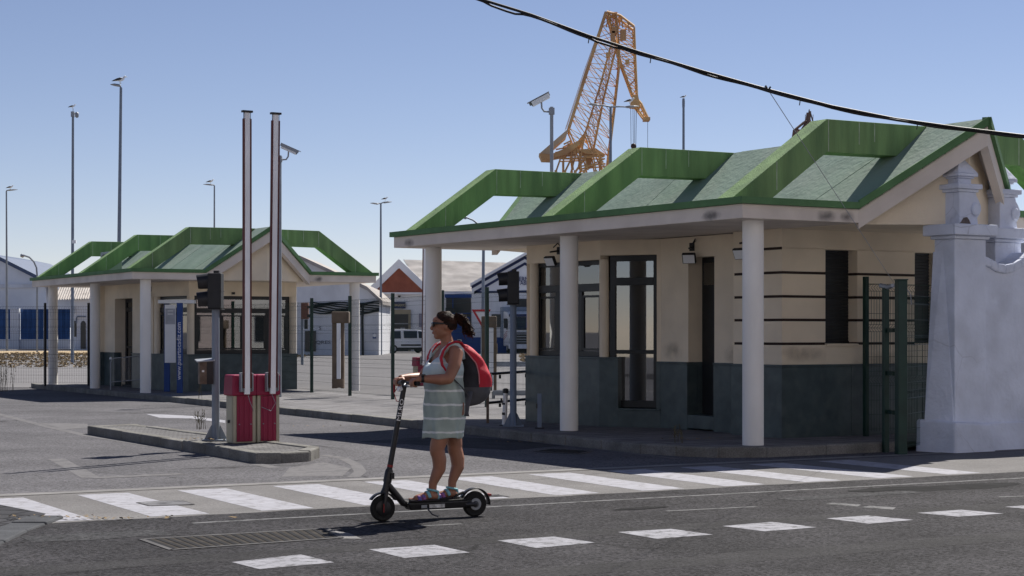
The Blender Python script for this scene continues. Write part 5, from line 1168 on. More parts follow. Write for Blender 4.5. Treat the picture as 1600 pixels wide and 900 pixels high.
# weeds on the island and at the kerbs
random.seed(31); M_weed = mat('dry_weed', (.10,.085,.045), .9, .3, 20, bump=0)
def weed(px, py, h, n, label, hh=.118):
    p = G(px, py, hh); t = thing('weed', label, 'weed', p, 0, 'dry weeds'); mb = MB()
    for _ in range(n):
        a = random.uniform(0,6.28); l = random.uniform(.5,1)*h; x, y = random.uniform(-.25,.25)*h, random.uniform(-.25,.25)*h; e = Vector((x+math.cos(a)*.12*l, y+math.sin(a)*.12*l, l))
        mb.tube([(x,y,0), Vector((x,y,0)).lerp(e,.6), e], [.004,.003,.002], 4)
        for k in range(4): q_ = Vector((x,y,0)).lerp(e,.45+.14*k); mb.tube([q_, q_+Vector((random.uniform(-.04,.04),random.uniform(-.04,.04),.04))], [.006,.001], 4)
    mb.build('stem', M_weed, t); return t
weed(312,671,.32,9,'tall dry weed stalks on the island left of the traffic light'); weed(316,625,.45,3,'single dry stalk by the kerb behind the island',.1); weed(1062,692,.25,6,'small dry weed on the shaded pavement below the narrow door',.13)
t = weed(8,612,.95,26,'dry bush at the far left beside the kerb',0)
# drifts of dry leaves in the gutter
random.seed(8); mb = MB(); M_leaf = mat('dead_leaf', (.20,.14,.07), .9, .4, 40, bump=0)
for cx, cy, n, sp in ((880,692,90,.5),(1075,688,40,.18),(110,812,90,.5),(540,667,14,.5),(320,688,40,.25)):
    c = G(cx, cy, .13 if cx in (1075,320) else 0)
    for _ in range(n):
        p = c+Vector((random.gauss(0,sp), random.gauss(0,.05), random.uniform(.012,.035))); a = random.uniform(0,6.28); w = random.uniform(.012,.03); u = Vector((math.cos(a), math.sin(a), random.uniform(-.4,.4)))*w; v = Vector((-math.sin(a), math.cos(a), random.uniform(-.3,.3)))*w*.6
        mb.add([p-u, p+v, p+u, p-v], [(0,1,2,3)])
mb.build('leaf_litter', M_leaf, kind='stuff')
# the street front across the road, behind the camera: added, tall and pale, to throw light into the shade; also shows in the panes
M_rose = mat('rose_render', (.80,.66,.60), .9, .05, 1, bump=0); M_crm = mat('cream_render', (.84,.80,.73), .9, .05, 1, bump=0)
sf = thing('bounce_street_front', 'row of houses out of view across the road, added tall and pale to bounce light, mirrored in the glazed door', 'building', (0,-9,0), TH1*.9)
for k in range(9):
    x0 = -54+12*k; h = 13.5+(k*37 % 5)*.8; m_ = M_rose if k % 3 == 1 else (M_crm if k % 3 else M_white)
    hs = MB().box((x0,-8,0),(x0+11.98,0,h)).build('house_front', m_, sf)
    for i in range(4):
        for z in (1.0, 4.4, 7.8):
            MB().box((x0+1.3+2.6*i,.0,z),(x0+2.1+2.6*i,.03,z+1.5)).build('window', M_bglass, hs)
sf['kind'] = 'structure'
# ------------------------------------------------------------------ electric scooter
SO = Vector((-.69, 14.645, 0)); SRZ = R(206.3)
M_skin = mat('skin', (.30,.14,.085), .5, .12, 7, c2=(.37,.16,.105), c2amt=.4, c2scale=9, bump=.04, bscale=200, coords='object')
M_scoot = mat('scooter_black', (.016,.016,.018), .42, .15, 6, bump=0); M_rubber = mat('scooter_rubber', (.012,.012,.012), .85, .2, 30, bump=.2, bscale=200)
M_sred = mat('scooter_red', (.26,.015,.015), .5, .1, 6, bump=0); M_hub = mat('hub_metal', (.10,.10,.105), .4, .2, 6, metal=.6, bump=0)
sc = thing('electric_scooter', 'black folding electric scooter with small wheels, ridden across the road', 'scooter', SO, SRZ)
def wheel(x, motor):
    Mx = Matrix.Translation((x,0,.108)) @ Matrix.Rotation(R(90),4,'X')
    prof = [(.072,-.02),(.095,-.024),(.104,-.017),(.108,-.006),(.108,.006),(.104,.017),(.095,.024),(.072,.02)]
    mb = MB(); mb.lathe(prof, 40, M=Mx); 
    w = mb.build('wheel', M_rubber, sc, smooth='auto')
    r_ = .066 if motor else .034
    MB().lathe([(.02,-.036),(r_*.7,-.032),(r_,-.022),(r_,.022),(r_*.7,.032),(.02,.036)], 28, M=Mx).build('hub', M_scoot if motor else M_hub, w, smooth='auto')
    MB().lathe([(.072,-.018),(.064,-.019),(.064,.019),(.072,.018)], 32, M=Mx).build('rim', M_hub, w)
    if not motor:
        sp = MB()
        for k in range(6): a = k*math.pi/3; sp.bar((x+.03*math.cos(a),.0,.108+.03*math.sin(a)), (x+.07*math.cos(a+.3),.0,.108+.07*math.sin(a+.3)), .008, 6)
        sp.build('spoke', M_hub, w)
        MB().lathe([(.05,0),(.05,.003)], 24, M=Mx @ Matrix.Translation((0,0,-.028))).build('brake_disc', M_steel, w)
    return w
FX, RX = .4165, -.4165
wheel(FX, True); wheel(RX, False)
dk = MB().hexa([(-.30,-.06,.085),(.19,-.06,.085),(.19,.06,.085),(-.30,.06,.085)], [(-.34,-.075,.147),(.22,-.07,.147),(.22,.07,.147),(-.34,.075,.147)]).build('deck', M_scoot, sc, bevel=.012)
MB().box((-.32,-.066,.148),(.19,.066,.156)).build('grip_mat', M_rubber, dk)
MB().box((-.11,.0715,.098),(.03,.0735,.128)).build('sticker', mat('sticker_white', (.5,.5,.5), .5, .4, 40, bump=0), dk); MB().box((.05,.071,.10),(.10,.073,.125)).build('sticker', M_steel, dk)
mb = MB()
for s_ in (-1, 1): mb.tube([(-.30,.055*s_,.11), (-.36,.05*s_,.112), (RX,.045*s_,.108)], [.022,.02,.016], 8)
mb.hexa([(-.36,-.055,.09),(-.29,-.055,.09),(-.29,.055,.09),(-.36,.055,.09)],[(-.37,-.055,.145),(-.30,-.055,.145),(-.30,.055,.145),(-.37,.055,.145)]); mb.build('rear_fork', M_scoot, sc, bevel=.004)
def fender(cx, a0, a1, r, w, name):
    A, B = [], []; n = 16
    for i in range(n+1):
        a = R(a0+(a1-a0)*i/n); x, z = cx+r*math.cos(a), .108+r*math.sin(a); A.append((x,-w,z)); B.append((x,w,z))
    mb = MB(); mb.add(A+B, [(i, i+1, n+2+i, n+1+i) for i in range(n)]); o = mb.build(name, M_scoot, sc, smooth=True); m = o.modifiers.new('thick', 'SOLIDIFY'); m.thickness = .008; return o
fd = fender(RX, 25, 185, .128, .032, 'rear_fender'); MB().box((RX-.15,-.025,.17),(RX-.12,.025,.19)).build('tail_light', M_sred, fd, bevel=.004); MB().tube([(RX+.1,.0,.21),(RX+.16,0,.19),(RX+.2,0,.15)],.012,6).build('stay', M_scoot, fd)
fender(FX, 35, 150, .124, .03, 'front_fender')
TOP = Vector((.22,0,1.13)); BOT = Vector((.372,0,.34)); up = (TOP-BOT).normalized()
mb = MB()
for s_ in (-1, 1): mb.tube([(FX,.042*s_,.108), (FX-.01,.042*s_,.2), (FX-.022,.03*s_,.235)], [.016,.017,.02], 8)
mb.tube([(FX-.012,0,.225), (FX-.03,0,.27), BOT], [.034,.03,.028], 12); mb.build('front_fork', M_scoot, sc, smooth='auto')
MB().box((FX+.008,.056,.08),(FX+.016,.0605,.15)).build('fork_reflector', M_sred, sc)
mb = MB(); mb.tube([BOT-up*.02, BOT+up*.07, BOT+up*.09], [.036,.034,.027], 14); mb.box((.33,-.02,.35),(.36,.046,.40)); mb.build('folding_joint', M_scoot, sc, smooth='auto')
MB().tube([(.372,0,.30), (.30,0,.22), (.235,0,.145), (.16,0,.118)], [.03,.029,.029,.026], 12).build('neck', M_scoot, sc, smooth='auto')
st = MB().tube([BOT+up*.05, TOP], [.0235,.0215], 18).build('stem', M_scoot, sc, smooth='auto')
MB().tube([BOT+up*.105, BOT+up*.125], .0245, 18).build('red_ring', M_sred, st)
me_t = text('MI.RO', 'lettering', .047, M_txtw, st, (0,0,0), (0,0,0), .0008, sx=1.5)
c0 = TOP-up*.22+Vector((.006,.0232,0)); X_ = up; Z_ = Vector((.12,1,0)).normalized(); Z_ = (Z_-X_*Z_.dot(X_)).normalized(); Y_ = Z_.cross(X_)
me_t.matrix_local = Matrix(((X_.x,Y_.x,Z_.x,c0.x),(X_.y,Y_.y,Z_.y,c0.y),(X_.z,Y_.z,Z_.z,c0.z),(0,0,0,1))) @ Matrix.Scale(1.5,4,(1,0,0))
HB = Vector((.225,0,1.135))
hb = MB().tube([HB+Vector((-.03,-.23,0)), HB+Vector((0,-.1,.0)), HB+Vector((.01,0,.0)), HB+Vector((0,.1,0)), HB+Vector((-.03,.23,0))], .0135, 10).build('handlebar', M_scoot, sc, smooth='auto')
for s_ in (-1, 1): MB().tube([HB+Vector((-.012,.125*s_,0)), HB+Vector((-.03,.235*s_,0))], .0175, 12).build('grip', M_rubber, hb, smooth='auto')
MB().tube([HB+Vector((.01,-.04,.0)), HB+Vector((.02,.04,.01))], [.026,.026], 10, flat=.8).build('display', M_blk2, hb, smooth='auto')
MB().tube([HB+Vector((.02,.07,-.005)), HB+Vector((.05,.12,-.015)), HB+Vector((.045,.19,-.02))], [.008,.006,.005], 6).build('brake_lever', M_steel, hb)
MB().lathe([(.018,0),(.022,.02),(.02,.035)], 14, M=Matrix.Translation(HB+Vector((.02,0,-.05))) @ Matrix.Rotation(R(90),4,'Y')).build('headlight', M_wpanel, hb)
MB().tube([HB+Vector((.02,-.05,-.02)), HB+Vector((.07,-.05,-.08)), HB+Vector((.06,-.02,-.15)), TOP-up*.15+Vector((.02,0,0))], .004, 6).build('cable', M_sred, hb)
MB().tube([HB+Vector((.0,-.215,-.01)), HB+Vector((.0,-.21,-.085))], [.009,.011], 8).build('reflector_pod', M_sred, hb)
MB().tube([(.05,.07,.1),(.02,.11,.05),(-.03,.12,.03)], .007, 6).build('kickstand', M_hub, sc)

# ------------------------------------------------------------------ the rider
ZB = .156
pr = thing('person', 'woman in a pale striped sleeveless dress and sunglasses, ponytail blowing, riding the scooter', 'person', SO+Vector((0,0,ZB)), SRZ)
PO = (0,0,ZB)
def ring_loft(rings, n=28, cap=True):
    """rings: (z, cx, a, b[, cy]) ellipses; returns an MB"""
    mb = MB(); vs = []
    for r in rings:
        z, cx, a, b = r[:4]; cy = r[4] if len(r) > 4 else 0
        for j in range(n):
            t = 2*math.pi*j/n; vs.append((cx+a*math.cos(t), cy+b*math.sin(t), z))
    k = len(rings); fs = [(i*n+j, i*n+(j+1) % n, (i+1)*n+(j+1) % n, (i+1)*n+j) for i in range(k-1) for j in range(n)]
    if cap: fs += [tuple(range(n-1, -1, -1)), tuple((k-1)*n+j for j in range(n))]
    return mb.add(vs, fs)
def limb(mb, pts, rs, n=14):
    P = [Vector(p) for p in pts]
    d0 = (P[0]-P[1]).normalized(); d1 = (P[-1]-P[-2]).normalized()
    Q = [P[0]+d0*rs[0]*.9, P[0]+d0*rs[0]*.55]+P+[P[-1]+d1*rs[-1]*.55, P[-1]+d1*rs[-1]*.9]
    q = [rs[0]*.35, rs[0]*.8]+list(rs)+[rs[-1]*.8, rs[-1]*.35]
    # smooth the chain with one Chaikin-like pass so that joints bend softly
    return mb.tube(Q, q, n)
def merge(a, b): a.add(b.v, b.f)
body = MB()
merge(body, ring_loft([(.80,-.165,.10,.15),(.88,-.172,.145,.18),(.96,-.17,.152,.187),(1.05,-.16,.142,.17),(1.13,-.155,.135,.158),(1.21,-.15,.137,.158),(1.27,-.15,.137,.16),(1.33,-.162,.118,.165),(1.38,-.175,.092,.165),(1.415,-.18,.072,.135),(1.445,-.178,.06,.085),(1.47,-.17,.056,.062)]))
for s_ in (-1, 1): body.ell((-.068,.075*s_,1.255), (.055,.06,.06))
limb(body, [(-.175,0,1.43),(-.16,0,1.49),(-.145,0,1.545)], [.058,.052,.05])
for s_, hx, kx, ax in ((1,-.115,-.045,-.005), (-1,-.215,-.265,-.225)):
    y = .09*s_; ya = .048*s_
    limb(body, [(hx-.035*(s_ > 0),y,.93),((hx*.5+kx*.5)-.02*(s_ > 0),y*.85,.77),(kx,y*.72,.60),(kx+.004,y*.7,.56)], [.095,.084,.064,.06])
    limb(body, [(kx,y*.72,.585),(kx-.022,y*.68,.49),(kx-.022,y*.62,.42),(ax-.008,ya,.30),(ax-.005,ya,.235)], [.06,.061,.056,.037,.034])
    limb(body, [(ax-.028,ya,.193),(ax+.02,ya,.205),(ax+.09,ya*1.05,.19),(ax+.14,ya*1.08,.181)], [.031,.036,.034,.03])
    body.ell((ax-.006,ya+.03*s_,.245), (.012,.01,.013)); 
    for k in range(5): body.ell((ax+.176-.011*k-(0 if k else -.004), ya*1.08+s_*(-.03+.0155*k), .176), (.022 if k else .026, .0085 if k else .011, .0095))
AR = {}
for s_ in (-1, 1):
    sh = Vector((-.168,.178*s_,1.382)); el = Vector((-.055,.272*s_,1.17)); wr = Vector((.158,.192*s_,1.172))
    limb(body, [sh+Vector((-.0,-.04*s_,.012)), sh, sh.lerp(el,.5)+Vector((-.012,.006*s_,0)), el], [.055,.06,.052,.044])
    limb(body, [el, el.lerp(wr,.3)+Vector((0,.008*s_,-.004)), el.lerp(wr,.7), wr], [.044,.046,.036,.027])
    pc = HB+Vector((-.03,.172*s_,.028))
    # palm resting on the grip, four fingers bent over it, thumb round the inner side
    body.hexa([(pc.x-.035,pc.y-.04,pc.z-.012),(pc.x+.03,pc.y-.041,pc.z-.008),(pc.x+.03,pc.y+.041,pc.z-.008),(pc.x-.035,pc.y+.034,pc.z-.012)],
              [(pc.x-.035,pc.y-.034,pc.z+.014),(pc.x+.028,pc.y-.038,pc.z+.012),(pc.x+.028,pc.y+.038,pc.z+.012),(pc.x-.035,pc.y+.03,pc.z+.014)])
    limb(body, [wr, wr.lerp(pc,.6)+Vector((0,0,.003)), pc+Vector((-.02,0,.002))], [.027,.027,.022])
    gx, gz_ = HB.x-.022, HB.z
    for k in range(4):
        y = pc.y+s_*(-.031+.0205*k); l = (.9,1.0,.97,.82)[k]; x = gx-s_*0
        limb(body, [(x+.012,y,gz_+.029),(x+.012+.02*l,y+.002,gz_+.019),(x+.012+.022*l,y+.003,gz_-.006),(x+.012+.006*l,y+.003,gz_-.024),(x-.004,y+.003,gz_-.0255)], [.0105,.0098,.009,.0085,.0078], 8)
    limb(body, [(pc.x-.022,pc.y-.036*s_,pc.z-.004),(pc.x-.012,pc.y-.055*s_,pc.z-.022),(pc.x+.006,pc.y-.058*s_,pc.z-.048),(pc.x+.02,pc.y-.052*s_,pc.z-.056)], [.0135,.0115,.0105,.0085], 8)
    AR[s_] = (el, wr)
HM = Matrix.Translation((-.135,0,1.607)) @ Matrix.Rotation(R(-20),4,'Z') @ Matrix.Rotation(R(2),4,'Y')
def hv(x, y, z): return HM @ Vector((x, y, z))
def hell(c, r, mb=None): (mb or body).ell(hv(*c), r, 14, 10, M=HM.to_3x3().to_4x4())
hell((-.005,0,.018), (.096,.074,.094)); hell((.025,0,-.035), (.066,.060,.075)); hell((.055,0,-.085), (.034,.034,.026)); hell((.01,.0,-.06), (.065,.058,.045))
hell((.072,.03,-.028), (.02,.024,.024)); hell((.072,-.03,-.028), (.02,.024,.024)); hell((.072,0,.045), (.022,.05,.03)); hell((.086,0,-.052), (.013,.024,.016))
body.tube([hv(.085,0,.028), hv(.098,0,.0), hv(.108,0,-.018), hv(.098,0,-.028)], [.009,.0105,.0135,.011], 8)
for s_ in (-1, 1): hell((.093,.011*s_,-.022), (.011,.008,.008)); hell((-.012,.074*s_,-.003), (.017,.009,.03)); hell((.075,.032*s_,.012), (.011,.014,.01))
off(body, PO)
ob = body.build('body', M_skin, pr)
m = ob.modifiers.new('union', 'REMESH'); m.mode = 'VOXEL'; m.voxel_size = .0052; m.use_smooth_shade = True
m = ob.modifiers.new('soften', 'SMOOTH'); m.factor = .5; m.iterations = 4
dg_ = bpy.context.evaluated_depsgraph_get(); nm = bpy.data.meshes.new_from_object(ob.evaluated_get(dg_)); ob.modifiers.clear(); ob.data = nm
nm.materials.clear(); nm.materials.append(M_skin); nm.shade_smooth()
# dress
M_dress = mat('striped_dress', (.36,.43,.40), .85, .12, 9, bump=.25, bscale=90, coords='object'); t = M_dress.node_tree; L = t.links.new; P_ = t.nodes['Principled BSDF']
src = P_.inputs['Base Color'].links[0].from_socket; tc = _n(t,'ShaderNodeTexCoord'); sx = _n(t,'ShaderNodeSeparateXYZ'); L(tc.outputs['Object'], sx.inputs[0])
nz = _n(t,'ShaderNodeTexNoise'); nz.inputs['Scale'].default_value = 14; L(tc.outputs['Object'], nz.inputs[0])
def mth(op, a, b=None):
    n = _n(t,'ShaderNodeMath', operation=op)
    for i, q in enumerate((a, b)):
        if q is None: continue
        if hasattr(q,'links'): L(q, n.inputs[i])
        else: n.inputs[i].default_value = q
    return n.outputs[0]
zz = mth('ADD', sx.outputs[2], mth('MULTIPLY', nz.outputs[0], .022)); fr_ = mth('FRACT', mth('DIVIDE', mth('ADD', zz, -.724+.155+.0575-.011-0.0), .115)) 
band = mth('LESS_THAN', mth('ABSOLUTE', mth('SUBTRACT', fr_, .5)), .075)
mr = _n(t,'ShaderNodeMapRange'); L(sx.outputs[2], mr.inputs[0]); mr.inputs[1].default_value = .98; mr.inputs[2].default_value = 1.1
mxa = _n(t,'ShaderNodeMix', data_type='RGBA'); L(mr.outputs[0], mxa.inputs[0]); L(src, mxa.inputs[6]); mxa.inputs[7].default_value = (.50,.60,.64,1)
mxb = _n(t,'ShaderNodeMix', data_type='RGBA'); L(band, mxb.inputs[0]); L(mxa.outputs[2], mxb.inputs[6]); mxb.inputs[7].default_value = (.72,.75,.75,1); L(mxb.outputs[2], P_.inputs['Base Color'])
DR = [(.675,-.138,.178,.176),(.70,-.138,.179,.178),(.76,-.140,.180,.186),(.84,-.147,.181,.200),(.92,-.156,.186,.210),(.98,-.157,.182,.210),(1.05,-.152,.176,.198),(1.12,-.146,.172,.188),(1.18,-.138,.172,.184),(1.23,-.130,.176,.184),(1.27,-.133,.170,.182),(1.30,-.145,.152,.172),(1.325,-.15,.140,.166)]
DR = [(z, cx+.012, a-.013, b-.004) if z < 1.2 else (z, cx, a, b) for z, cx, a, b in DR]
nD = 72; vs = []
for i, (z, cx, a, b) in enumerate(DR):
    for j in range(nD):
        th = 2*math.pi*j/nD; c_, s_ = math.cos(th), math.sin(th)
        fold = .009*noise.noise(Vector((c_*4,s_*4,z*9)))+(1-min(1, max(0, (z-.66)/.5)))*.012*math.sin(th*7+z*3)+.006*math.sin(th*13+z*22)+.006*math.sin(th*3+z*30)*max(0, c_)
        x, y = cx+(a+fold)*c_, (b+fold)*s_; zz_ = z
        if i >= 10:                                        # neckline and armholes
            k = (i-9)/3; st_ = math.exp(-((abs(y)-.095)/.035)**2)
            zz_ = z+k*(.055*st_-.03*math.exp(-(y/.05)**2)*(1 if c_ > 0 else .3)-.035*math.exp(-((abs(s_)-1)/.18)**2)); x = x-(k*.05*st_*c_)
        if i == 0: zz_ += .006*math.sin(th*5)+.02*math.exp(-((th-4.9+3.14) % 6.283-3.14)**2/.02)
        vs.append((x, y, zz_))
dm = MB().add(vs, [(i*nD+j, i*nD+(j+1) % nD, (i+1)*nD+(j+1) % nD, (i+1)*nD+j) for i in range(len(DR)-1) for j in range(nD)])
off(dm, PO); do = dm.build('dress', M_dress, pr, smooth=True); m = do.modifiers.new('sub','SUBSURF'); m.levels = m.render_levels = 1; m = do.modifiers.new('thick','SOLIDIFY'); m.thickness = .006
for s_ in (-1, 1):
    mb = MB(); mb.tube([(-.062,.098*s_,1.335),(-.088,.105*s_,1.40),(-.15,.108*s_,1.452),(-.2,.108*s_,1.452),(-.262,.1*s_,1.39),(-.275,.095*s_,1.33)], [.026]*6, 10, flat=.3); off(mb, PO); mb.build('dress_strap', M_dress, pr, smooth=True)
# hair, sunglasses, lips
M_hair = mat('dark_hair', (.018,.010,.008), .6, .5, 40, c2=(.06,.024,.014), c2amt=.7, spec=.15, c2scale=25, bump=.5, bscale=140, coords='object', stretch=(.3,1,1))
hc = MB(); n, k_ = 40, 28; vs = []; keep = []
for i in range(k_+1):
    a = math.pi*i/k_
    for j in range(n):
        th = 2*math.pi*j/n; d = Vector((math.sin(a)*math.cos(th), math.sin(a)*math.sin(th), math.cos(a))); rr = 1+.02*noise.noise(d*6)+.012*math.sin(th*17)
        vs.append(hv(-.008+d.x*.106*rr, d.y*.0835*rr, .018+d.z*.1025*rr)); keep.append(d.x < .86*d.z-.02+.10*abs(d.y) and d.z > -.62)
hc.add(vs, [f for f in [(i*n+j, (i+1)*n+j, (i+1)*n+(j+1) % n, i*n+(j+1) % n) for i in range(k_) for j in range(n)] if sum(keep[q] for q in f) >= 3])
off(hc, PO); ho = hc.build('hair', M_hair, pr, smooth=True); m = ho.modifiers.new('thick','SOLIDIFY'); m.thickness = .012
random.seed(12); hs = MB()
knot = Vector((-.108,0,.045))
for _ in range(120):                                     # strands combed back to the knot
    y0 = random.uniform(-.07,.07); f = random.random(); p0 = Vector((.052-.05*f-abs(y0)*.25, y0, .105-.085*f*min(1,abs(y0)*16)-abs(y0)*.15)); pm = Vector((-.04, y0*1.08, .118-abs(y0)*.75-.03*f)); 
    for v in (p0, pm):
        c_ = Vector((-.008,0,.018)); e = v-c_; e = Vector((e.x/.112,e.y/.088,e.z/.107)); e.normalize(); v.xyz = (c_.x+e.x*.112, e.y*.088, c_.z+e.z*.107)
    hs.tube([hv(*p0), hv(*pm), hv(*(knot+Vector((random.uniform(-.01,.01),random.uniform(-.02,.02),random.uniform(-.02,.02)))))], [.002,.0035,.003], 4)
off(hs, PO); hs.build('hair_strand', M_hair, pr, smooth=True, kind='stuff')
pt = MB()
core = [Vector(q) for q in ((-.095,0,.045),(-.13,.0,.062),(-.175,0,.035),(-.205,.0,-.025),(-.20,0,-.085))]
for _ in range(230):
    a, rr = random.uniform(0,6.28), math.sqrt(random.random()); P = []; ph = random.uniform(0,6); cut = random.choice((4,5,5,5))
    for i, c_ in enumerate(core[:cut]):
        w = (.012,.036,.046,.044,.03)[i]*rr; o_ = Vector((math.cos(a)*w*.8, math.sin(a)*w, math.sin(a*1.7)*w)); P.append(c_+o_+Vector((math.sin(ph+i*2.3),math.cos(ph*1.3+i*2),math.sin(ph*.7+i*2.9)))*.008*i)
    if random.random() < .3: P[-1] += Vector((random.uniform(-.035,.01),random.uniform(-.03,.03),random.uniform(-.02,.03)))
    Q = []
    for i in range(len(P)-1):
        for f in (0,.33,.66): Q.append(P[i].lerp(P[i+1],f)+Vector((math.sin(i*3+f*6+ph),math.cos(i*2+f*7+ph),math.sin(i+f*5+ph)))*.0035)
    Q.append(P[-1]); pt.tube([hv(*q) for q in Q], [.0042]*(len(Q)-2)+[.003,.001], 4)
off(pt, PO); pt.build('ponytail', M_hair, pr, smooth=True, kind='stuff')
mb = MB(); mb.lathe([(.018,-.012),(.024,0),(.018,.012)],14,M=Matrix.Translation(hv(-.105,0,.047)) @ HM.to_3x3().to_4x4() @ Matrix.Rotation(R(80),4,'Y')); off(mb, PO); mb.build('hair_tie', M_blk, pr)
M_lens = mat('dark_lens', (.008,.007,.007), .12, .1, 5, bump=0)
g1 = MB()
for s_ in (-1, 1): g1.ell(hv(.09,.033*s_,.016), (.012,.031,.021), 16, 10, M=HM.to_3x3().to_4x4())
off(g1, PO); go = g1.build('sunglasses', M_lens, pr, smooth=True)
g2 = MB()
for s_ in (-1, 1): g2.tube([hv(.085,.062*s_,.024), hv(.06,.073*s_,.024), hv(-.02,.081*s_,.018)], [.008,.0065,.004], 6, flat=1.4)
g2.tube([hv(.098,-.014,.02), hv(.103,0,.022), hv(.098,.014,.02)], .003, 5); off(g2, PO); g2.build('frame', M_blk, go)
mb = MB(); mb.ell(hv(.0965,0,-.051), (.0055,.021,.0045), 12, 6, M=HM.to_3x3().to_4x4()); mb.ell(hv(.0945,0,-.059), (.0065,.018,.005), 12, 6, M=HM.to_3x3().to_4x4()); off(mb, PO); mb.build('lips', mat('lip', (.28,.09,.07), .5, .1, 8, bump=0), pr, smooth=True)
mb = MB()
for s_ in (-1, 1): mb.tube([hv(.078,.012*s_,.044), hv(.079,.035*s_,.05), hv(.062,.056*s_,.044)], [.0035,.004,.002], 5)
off(mb, PO); mb.build('eyebrow', M_hair, pr)
el, wr = AR[1]; d = (wr-el).normalized()
mb = MB(); mb.tube([wr-d*.028, wr-d*.004], .0315, 16); off(mb, PO); wo = mb.build('watch_strap', M_blk, pr, smooth='auto'); mb = MB(); mb.lathe([(.019,0),(.019,.01),(.016,.012)],16,M=Matrix.Translation(wr-d*.016+Vector((0,.012,.027)))); off(mb, PO); mb.build('watch_face', M_lens, wo)
M_teal = mat('sandal_teal', (.20,.45,.50), .7, .1, 10, bump=0); M_pur = mat('sandal_pattern', (.30,.10,.28), .7, .3, 30, c2=(.05,.12,.40), c2amt=.9, c2scale=35, bump=0); M_sole = mat('sandal_sole', (.03,.025,.03), .8, .1, 10, bump=0)
for s_, ax in ((1,-.005), (-1,-.225)):
    ya = .048*s_; sl_ = MB(); outl = [(-.065,0,.03),(-.03,0,.036),(.04,0,.036),(.11,.002,.045),(.165,.002,.044),(.195,-.004*s_,.028),(.2,-.005*s_,.012)]
    pl = [(ax+x, ya+y-w) for x, y, w in outl]+[(ax+x, ya+y+w) for x, y, w in outl[::-1]]
    sl_.prism(pl, .157, .172); off(sl_, PO); so_ = sl_.build('sandal', M_sole, pr, bevel=.004)
    for (x0, zc, ry, rz_, w, mm_, tilt) in ((.125,.182,.041,.031,.02,M_pur,.0), (.085,.186,.041,.036,.016,M_pur,.3), (.035,.20,.040,.044,.016,M_teal,.5)):
        pts = [(ax+x0+tilt*.03*math.sin(math.pi*k/12), ya*1.04+(ry+.005)*math.cos(math.pi*k/12), zc-.014+(rz_+.008)*math.sin(math.pi*k/12)) for k in range(13)]
        mb = MB(); mb.tube(pts, [w]*13, 6, flat=.22)
        off(mb, PO); mb.build('strap', mm_, so_, smooth=True)
    pts = [(ax-.004+.043*math.cos(a), ya+.039*math.sin(a), .243+.01*math.cos(a)) for a in [k*6.283/18 for k in range(19)]]
    mb = MB(); mb.tube(pts, .009, 6); off(mb, PO); mb.build('ankle_strap', M_teal, so_, smooth=True); mb = MB(); mb.tube([(ax-.05,ya,.235),(ax-.055,ya,.2),(ax-.055,ya,.17)], [.012]*3, 6); off(mb, PO); mb.build('heel_strap', M_teal, so_)

# ------------------------------------------------------------------ backpack
M_bred = mat('backpack_red', (.46,.012,.03), .7, .12, 9, bump=.25, bscale=160, coords='object'); M_bgrey = mat('backpack_grey', (.075,.075,.085), .85, .18, 9, bump=.3, bscale=160, coords='object'); M_bblk = mat('backpack_black', (.025,.025,.032), .8, .2, 9, bump=.3, bscale=160, coords='object'); M_pipe = mat('piping_pink', (.55,.20,.22), .6, .1, 9, bump=0)
BO = SO+Vector((0,0,.95)); bp = thing('backpack', 'red and grey backpack worn on the back of the scooter rider', 'backpack', BO, SRZ); BPO = (0,0,.95)
RB = [(.935,-.33,.05,.07),(.95,-.355,.095,.115),(.985,-.382,.125,.140),(1.05,-.405,.148,.155),(1.12,-.413,.152,.160),(1.2,-.408,.142,.158),(1.28,-.388,.122,.150),(1.35,-.36,.1,.138),(1.41,-.325,.075,.118),(1.445,-.298,.05,.085),(1.455,-.29,.02,.04)]
def sampler(RB, t):
    t *= len(RB)-1; i = min(int(t), len(RB)-2); f = t-i
    p = [RB[max(0,i-1)], RB[i], RB[i+1], RB[min(len(RB)-1,i+2)]]
    return [.5*((2*p[1][k])+(-p[0][k]+p[2][k])*f+(2*p[0][k]-5*p[1][k]+4*p[2][k]-p[3][k])*f*f+(-p[0][k]+3*p[1][k]-3*p[2][k]+p[3][k])*f**3) for k in range(4)]
nB, kB = 72, 60; vs = []; fs = {0: [], 1: [], 2: []}
for i in range(kB+1):
    z, cx, a, b = sampler(RB, i/kB); a *= .95; cx += .006
    for j in range(nB):
        th = 2*math.pi*j/nB; c_, s_ = math.cos(th), math.sin(th); e = .8
        x = cx+a*(abs(c_)**e)*(1 if c_ > 0 else -1); y = b*(abs(s_)**e)*(1 if s_ > 0 else -1); w = .006*math.sin(z*40+th*2)*abs(s_)+.004*noise.noise(Vector((x*20,y*20,z*20)))
        vs.append((x+w*c_, y+w*s_, z-.95))
for i in range(kB):
    for j in range(nB):
        th = 2*math.pi*(j+.5)/nB; c_ = math.cos(th); z = sampler(RB, (i+.5)/kB)[0]
        k = 0 if (c_ < .12+.62*max(0,(z-1.30)/.15) and z > 1.10) else (1 if z < 1.10 else 2)
        fs[k].append((i*nB+j, i*nB+(j+1) % nB, (i+1)*nB+(j+1) % nB, (i+1)*nB+j))
main = MB(); main.add(vs, fs[1], 0); 
for f in fs[2]: main.f.append(f); main.m.append(1)
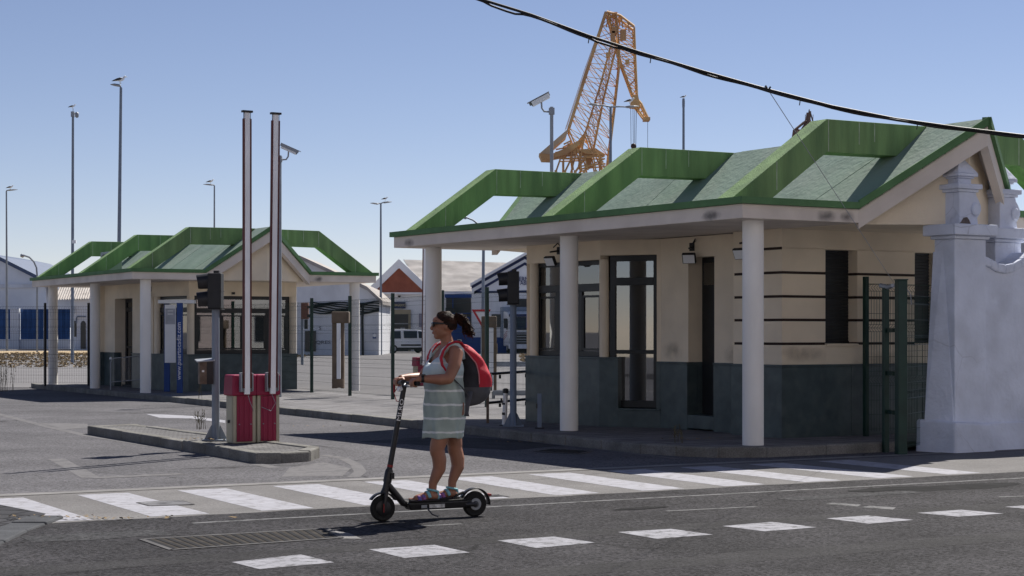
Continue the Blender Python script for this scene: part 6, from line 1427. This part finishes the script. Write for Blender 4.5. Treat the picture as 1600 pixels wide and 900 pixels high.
for f in fs[0]: main.f.append(f); main.m.append(2)
main.build('bag', [M_bgrey, M_bblk, M_bred], bp, smooth=True)
for s_ in (-1, 1):
    pts = []
    for k in range(22):
        f = .40+.56*k/21; z, cx, a, b = sampler(RB, f); c_ = .12+.62*max(0,(z-1.30)/.15); th = math.acos(max(-1,min(1,c_)))
        pts.append((cx-a*1.03*(abs(c_)**.8)*(1 if c_ < 0 else -1), s_*b*1.03*(math.sin(th)**.8), z-.95))
    MB().tube(pts, .0055, 6).build('piping', M_pipe, bp, smooth=True)
    st_ = [(-.275,.085*s_,1.43),(-.235,.105*s_,1.468),(-.18,.115*s_,1.474),(-.12,.118*s_,1.45),(-.075,.122*s_,1.40),(-.05,.13*s_,1.34),(-.052,.148*s_,1.28),(-.085,.17*s_,1.22),(-.14,.182*s_,1.17)]
    MB().tube([(x,y,z-.95) for x,y,z in st_], [.02,.029,.031,.031,.03,.029,.026,.02,.014], 10, flat=.32).build('shoulder_strap', M_bred, bp, smooth=True)
    MB().tube([(x,y,z-.95) for x,y,z in [(-.14,.183*s_,1.17),(-.21,.198*s_,1.10),(-.26,.205*s_,1.03),(-.29,.19*s_,1.0)]], [.016,.014,.014,.014], 8, flat=.35).build('lower_strap', M_bgrey, bp, smooth=True)
    MB().tube([(x,y,z-.95) for x,y,z in [(-.30,.165*s_,1.06),(-.265,.205*s_,1.0),(-.25,.215*s_,.93),(-.245,.218*s_,.885),(-.245,.216*s_,.86)]], [.022,.027,.018,.016,.024], 8, flat=.45).build('hip_strap', M_bgrey, bp, smooth=True)
MB().tube([(x,y,z-.95) for x,y,z in [(-.27,-.04,1.455),(-.275,-.03,1.485),(-.275,.03,1.485),(-.27,.04,1.455)]], .009, 6).build('grab_handle', M_bblk, bp, smooth=True)
MB().tube([(x,y,z-.95) for x,y,z in [(-.555,.03,1.2),(-.563,.02,1.13),(-.562,.015,1.06)]], [.012,.014,.012], 6, flat=.4).build('rear_strap', M_bblk, bp, smooth=True)
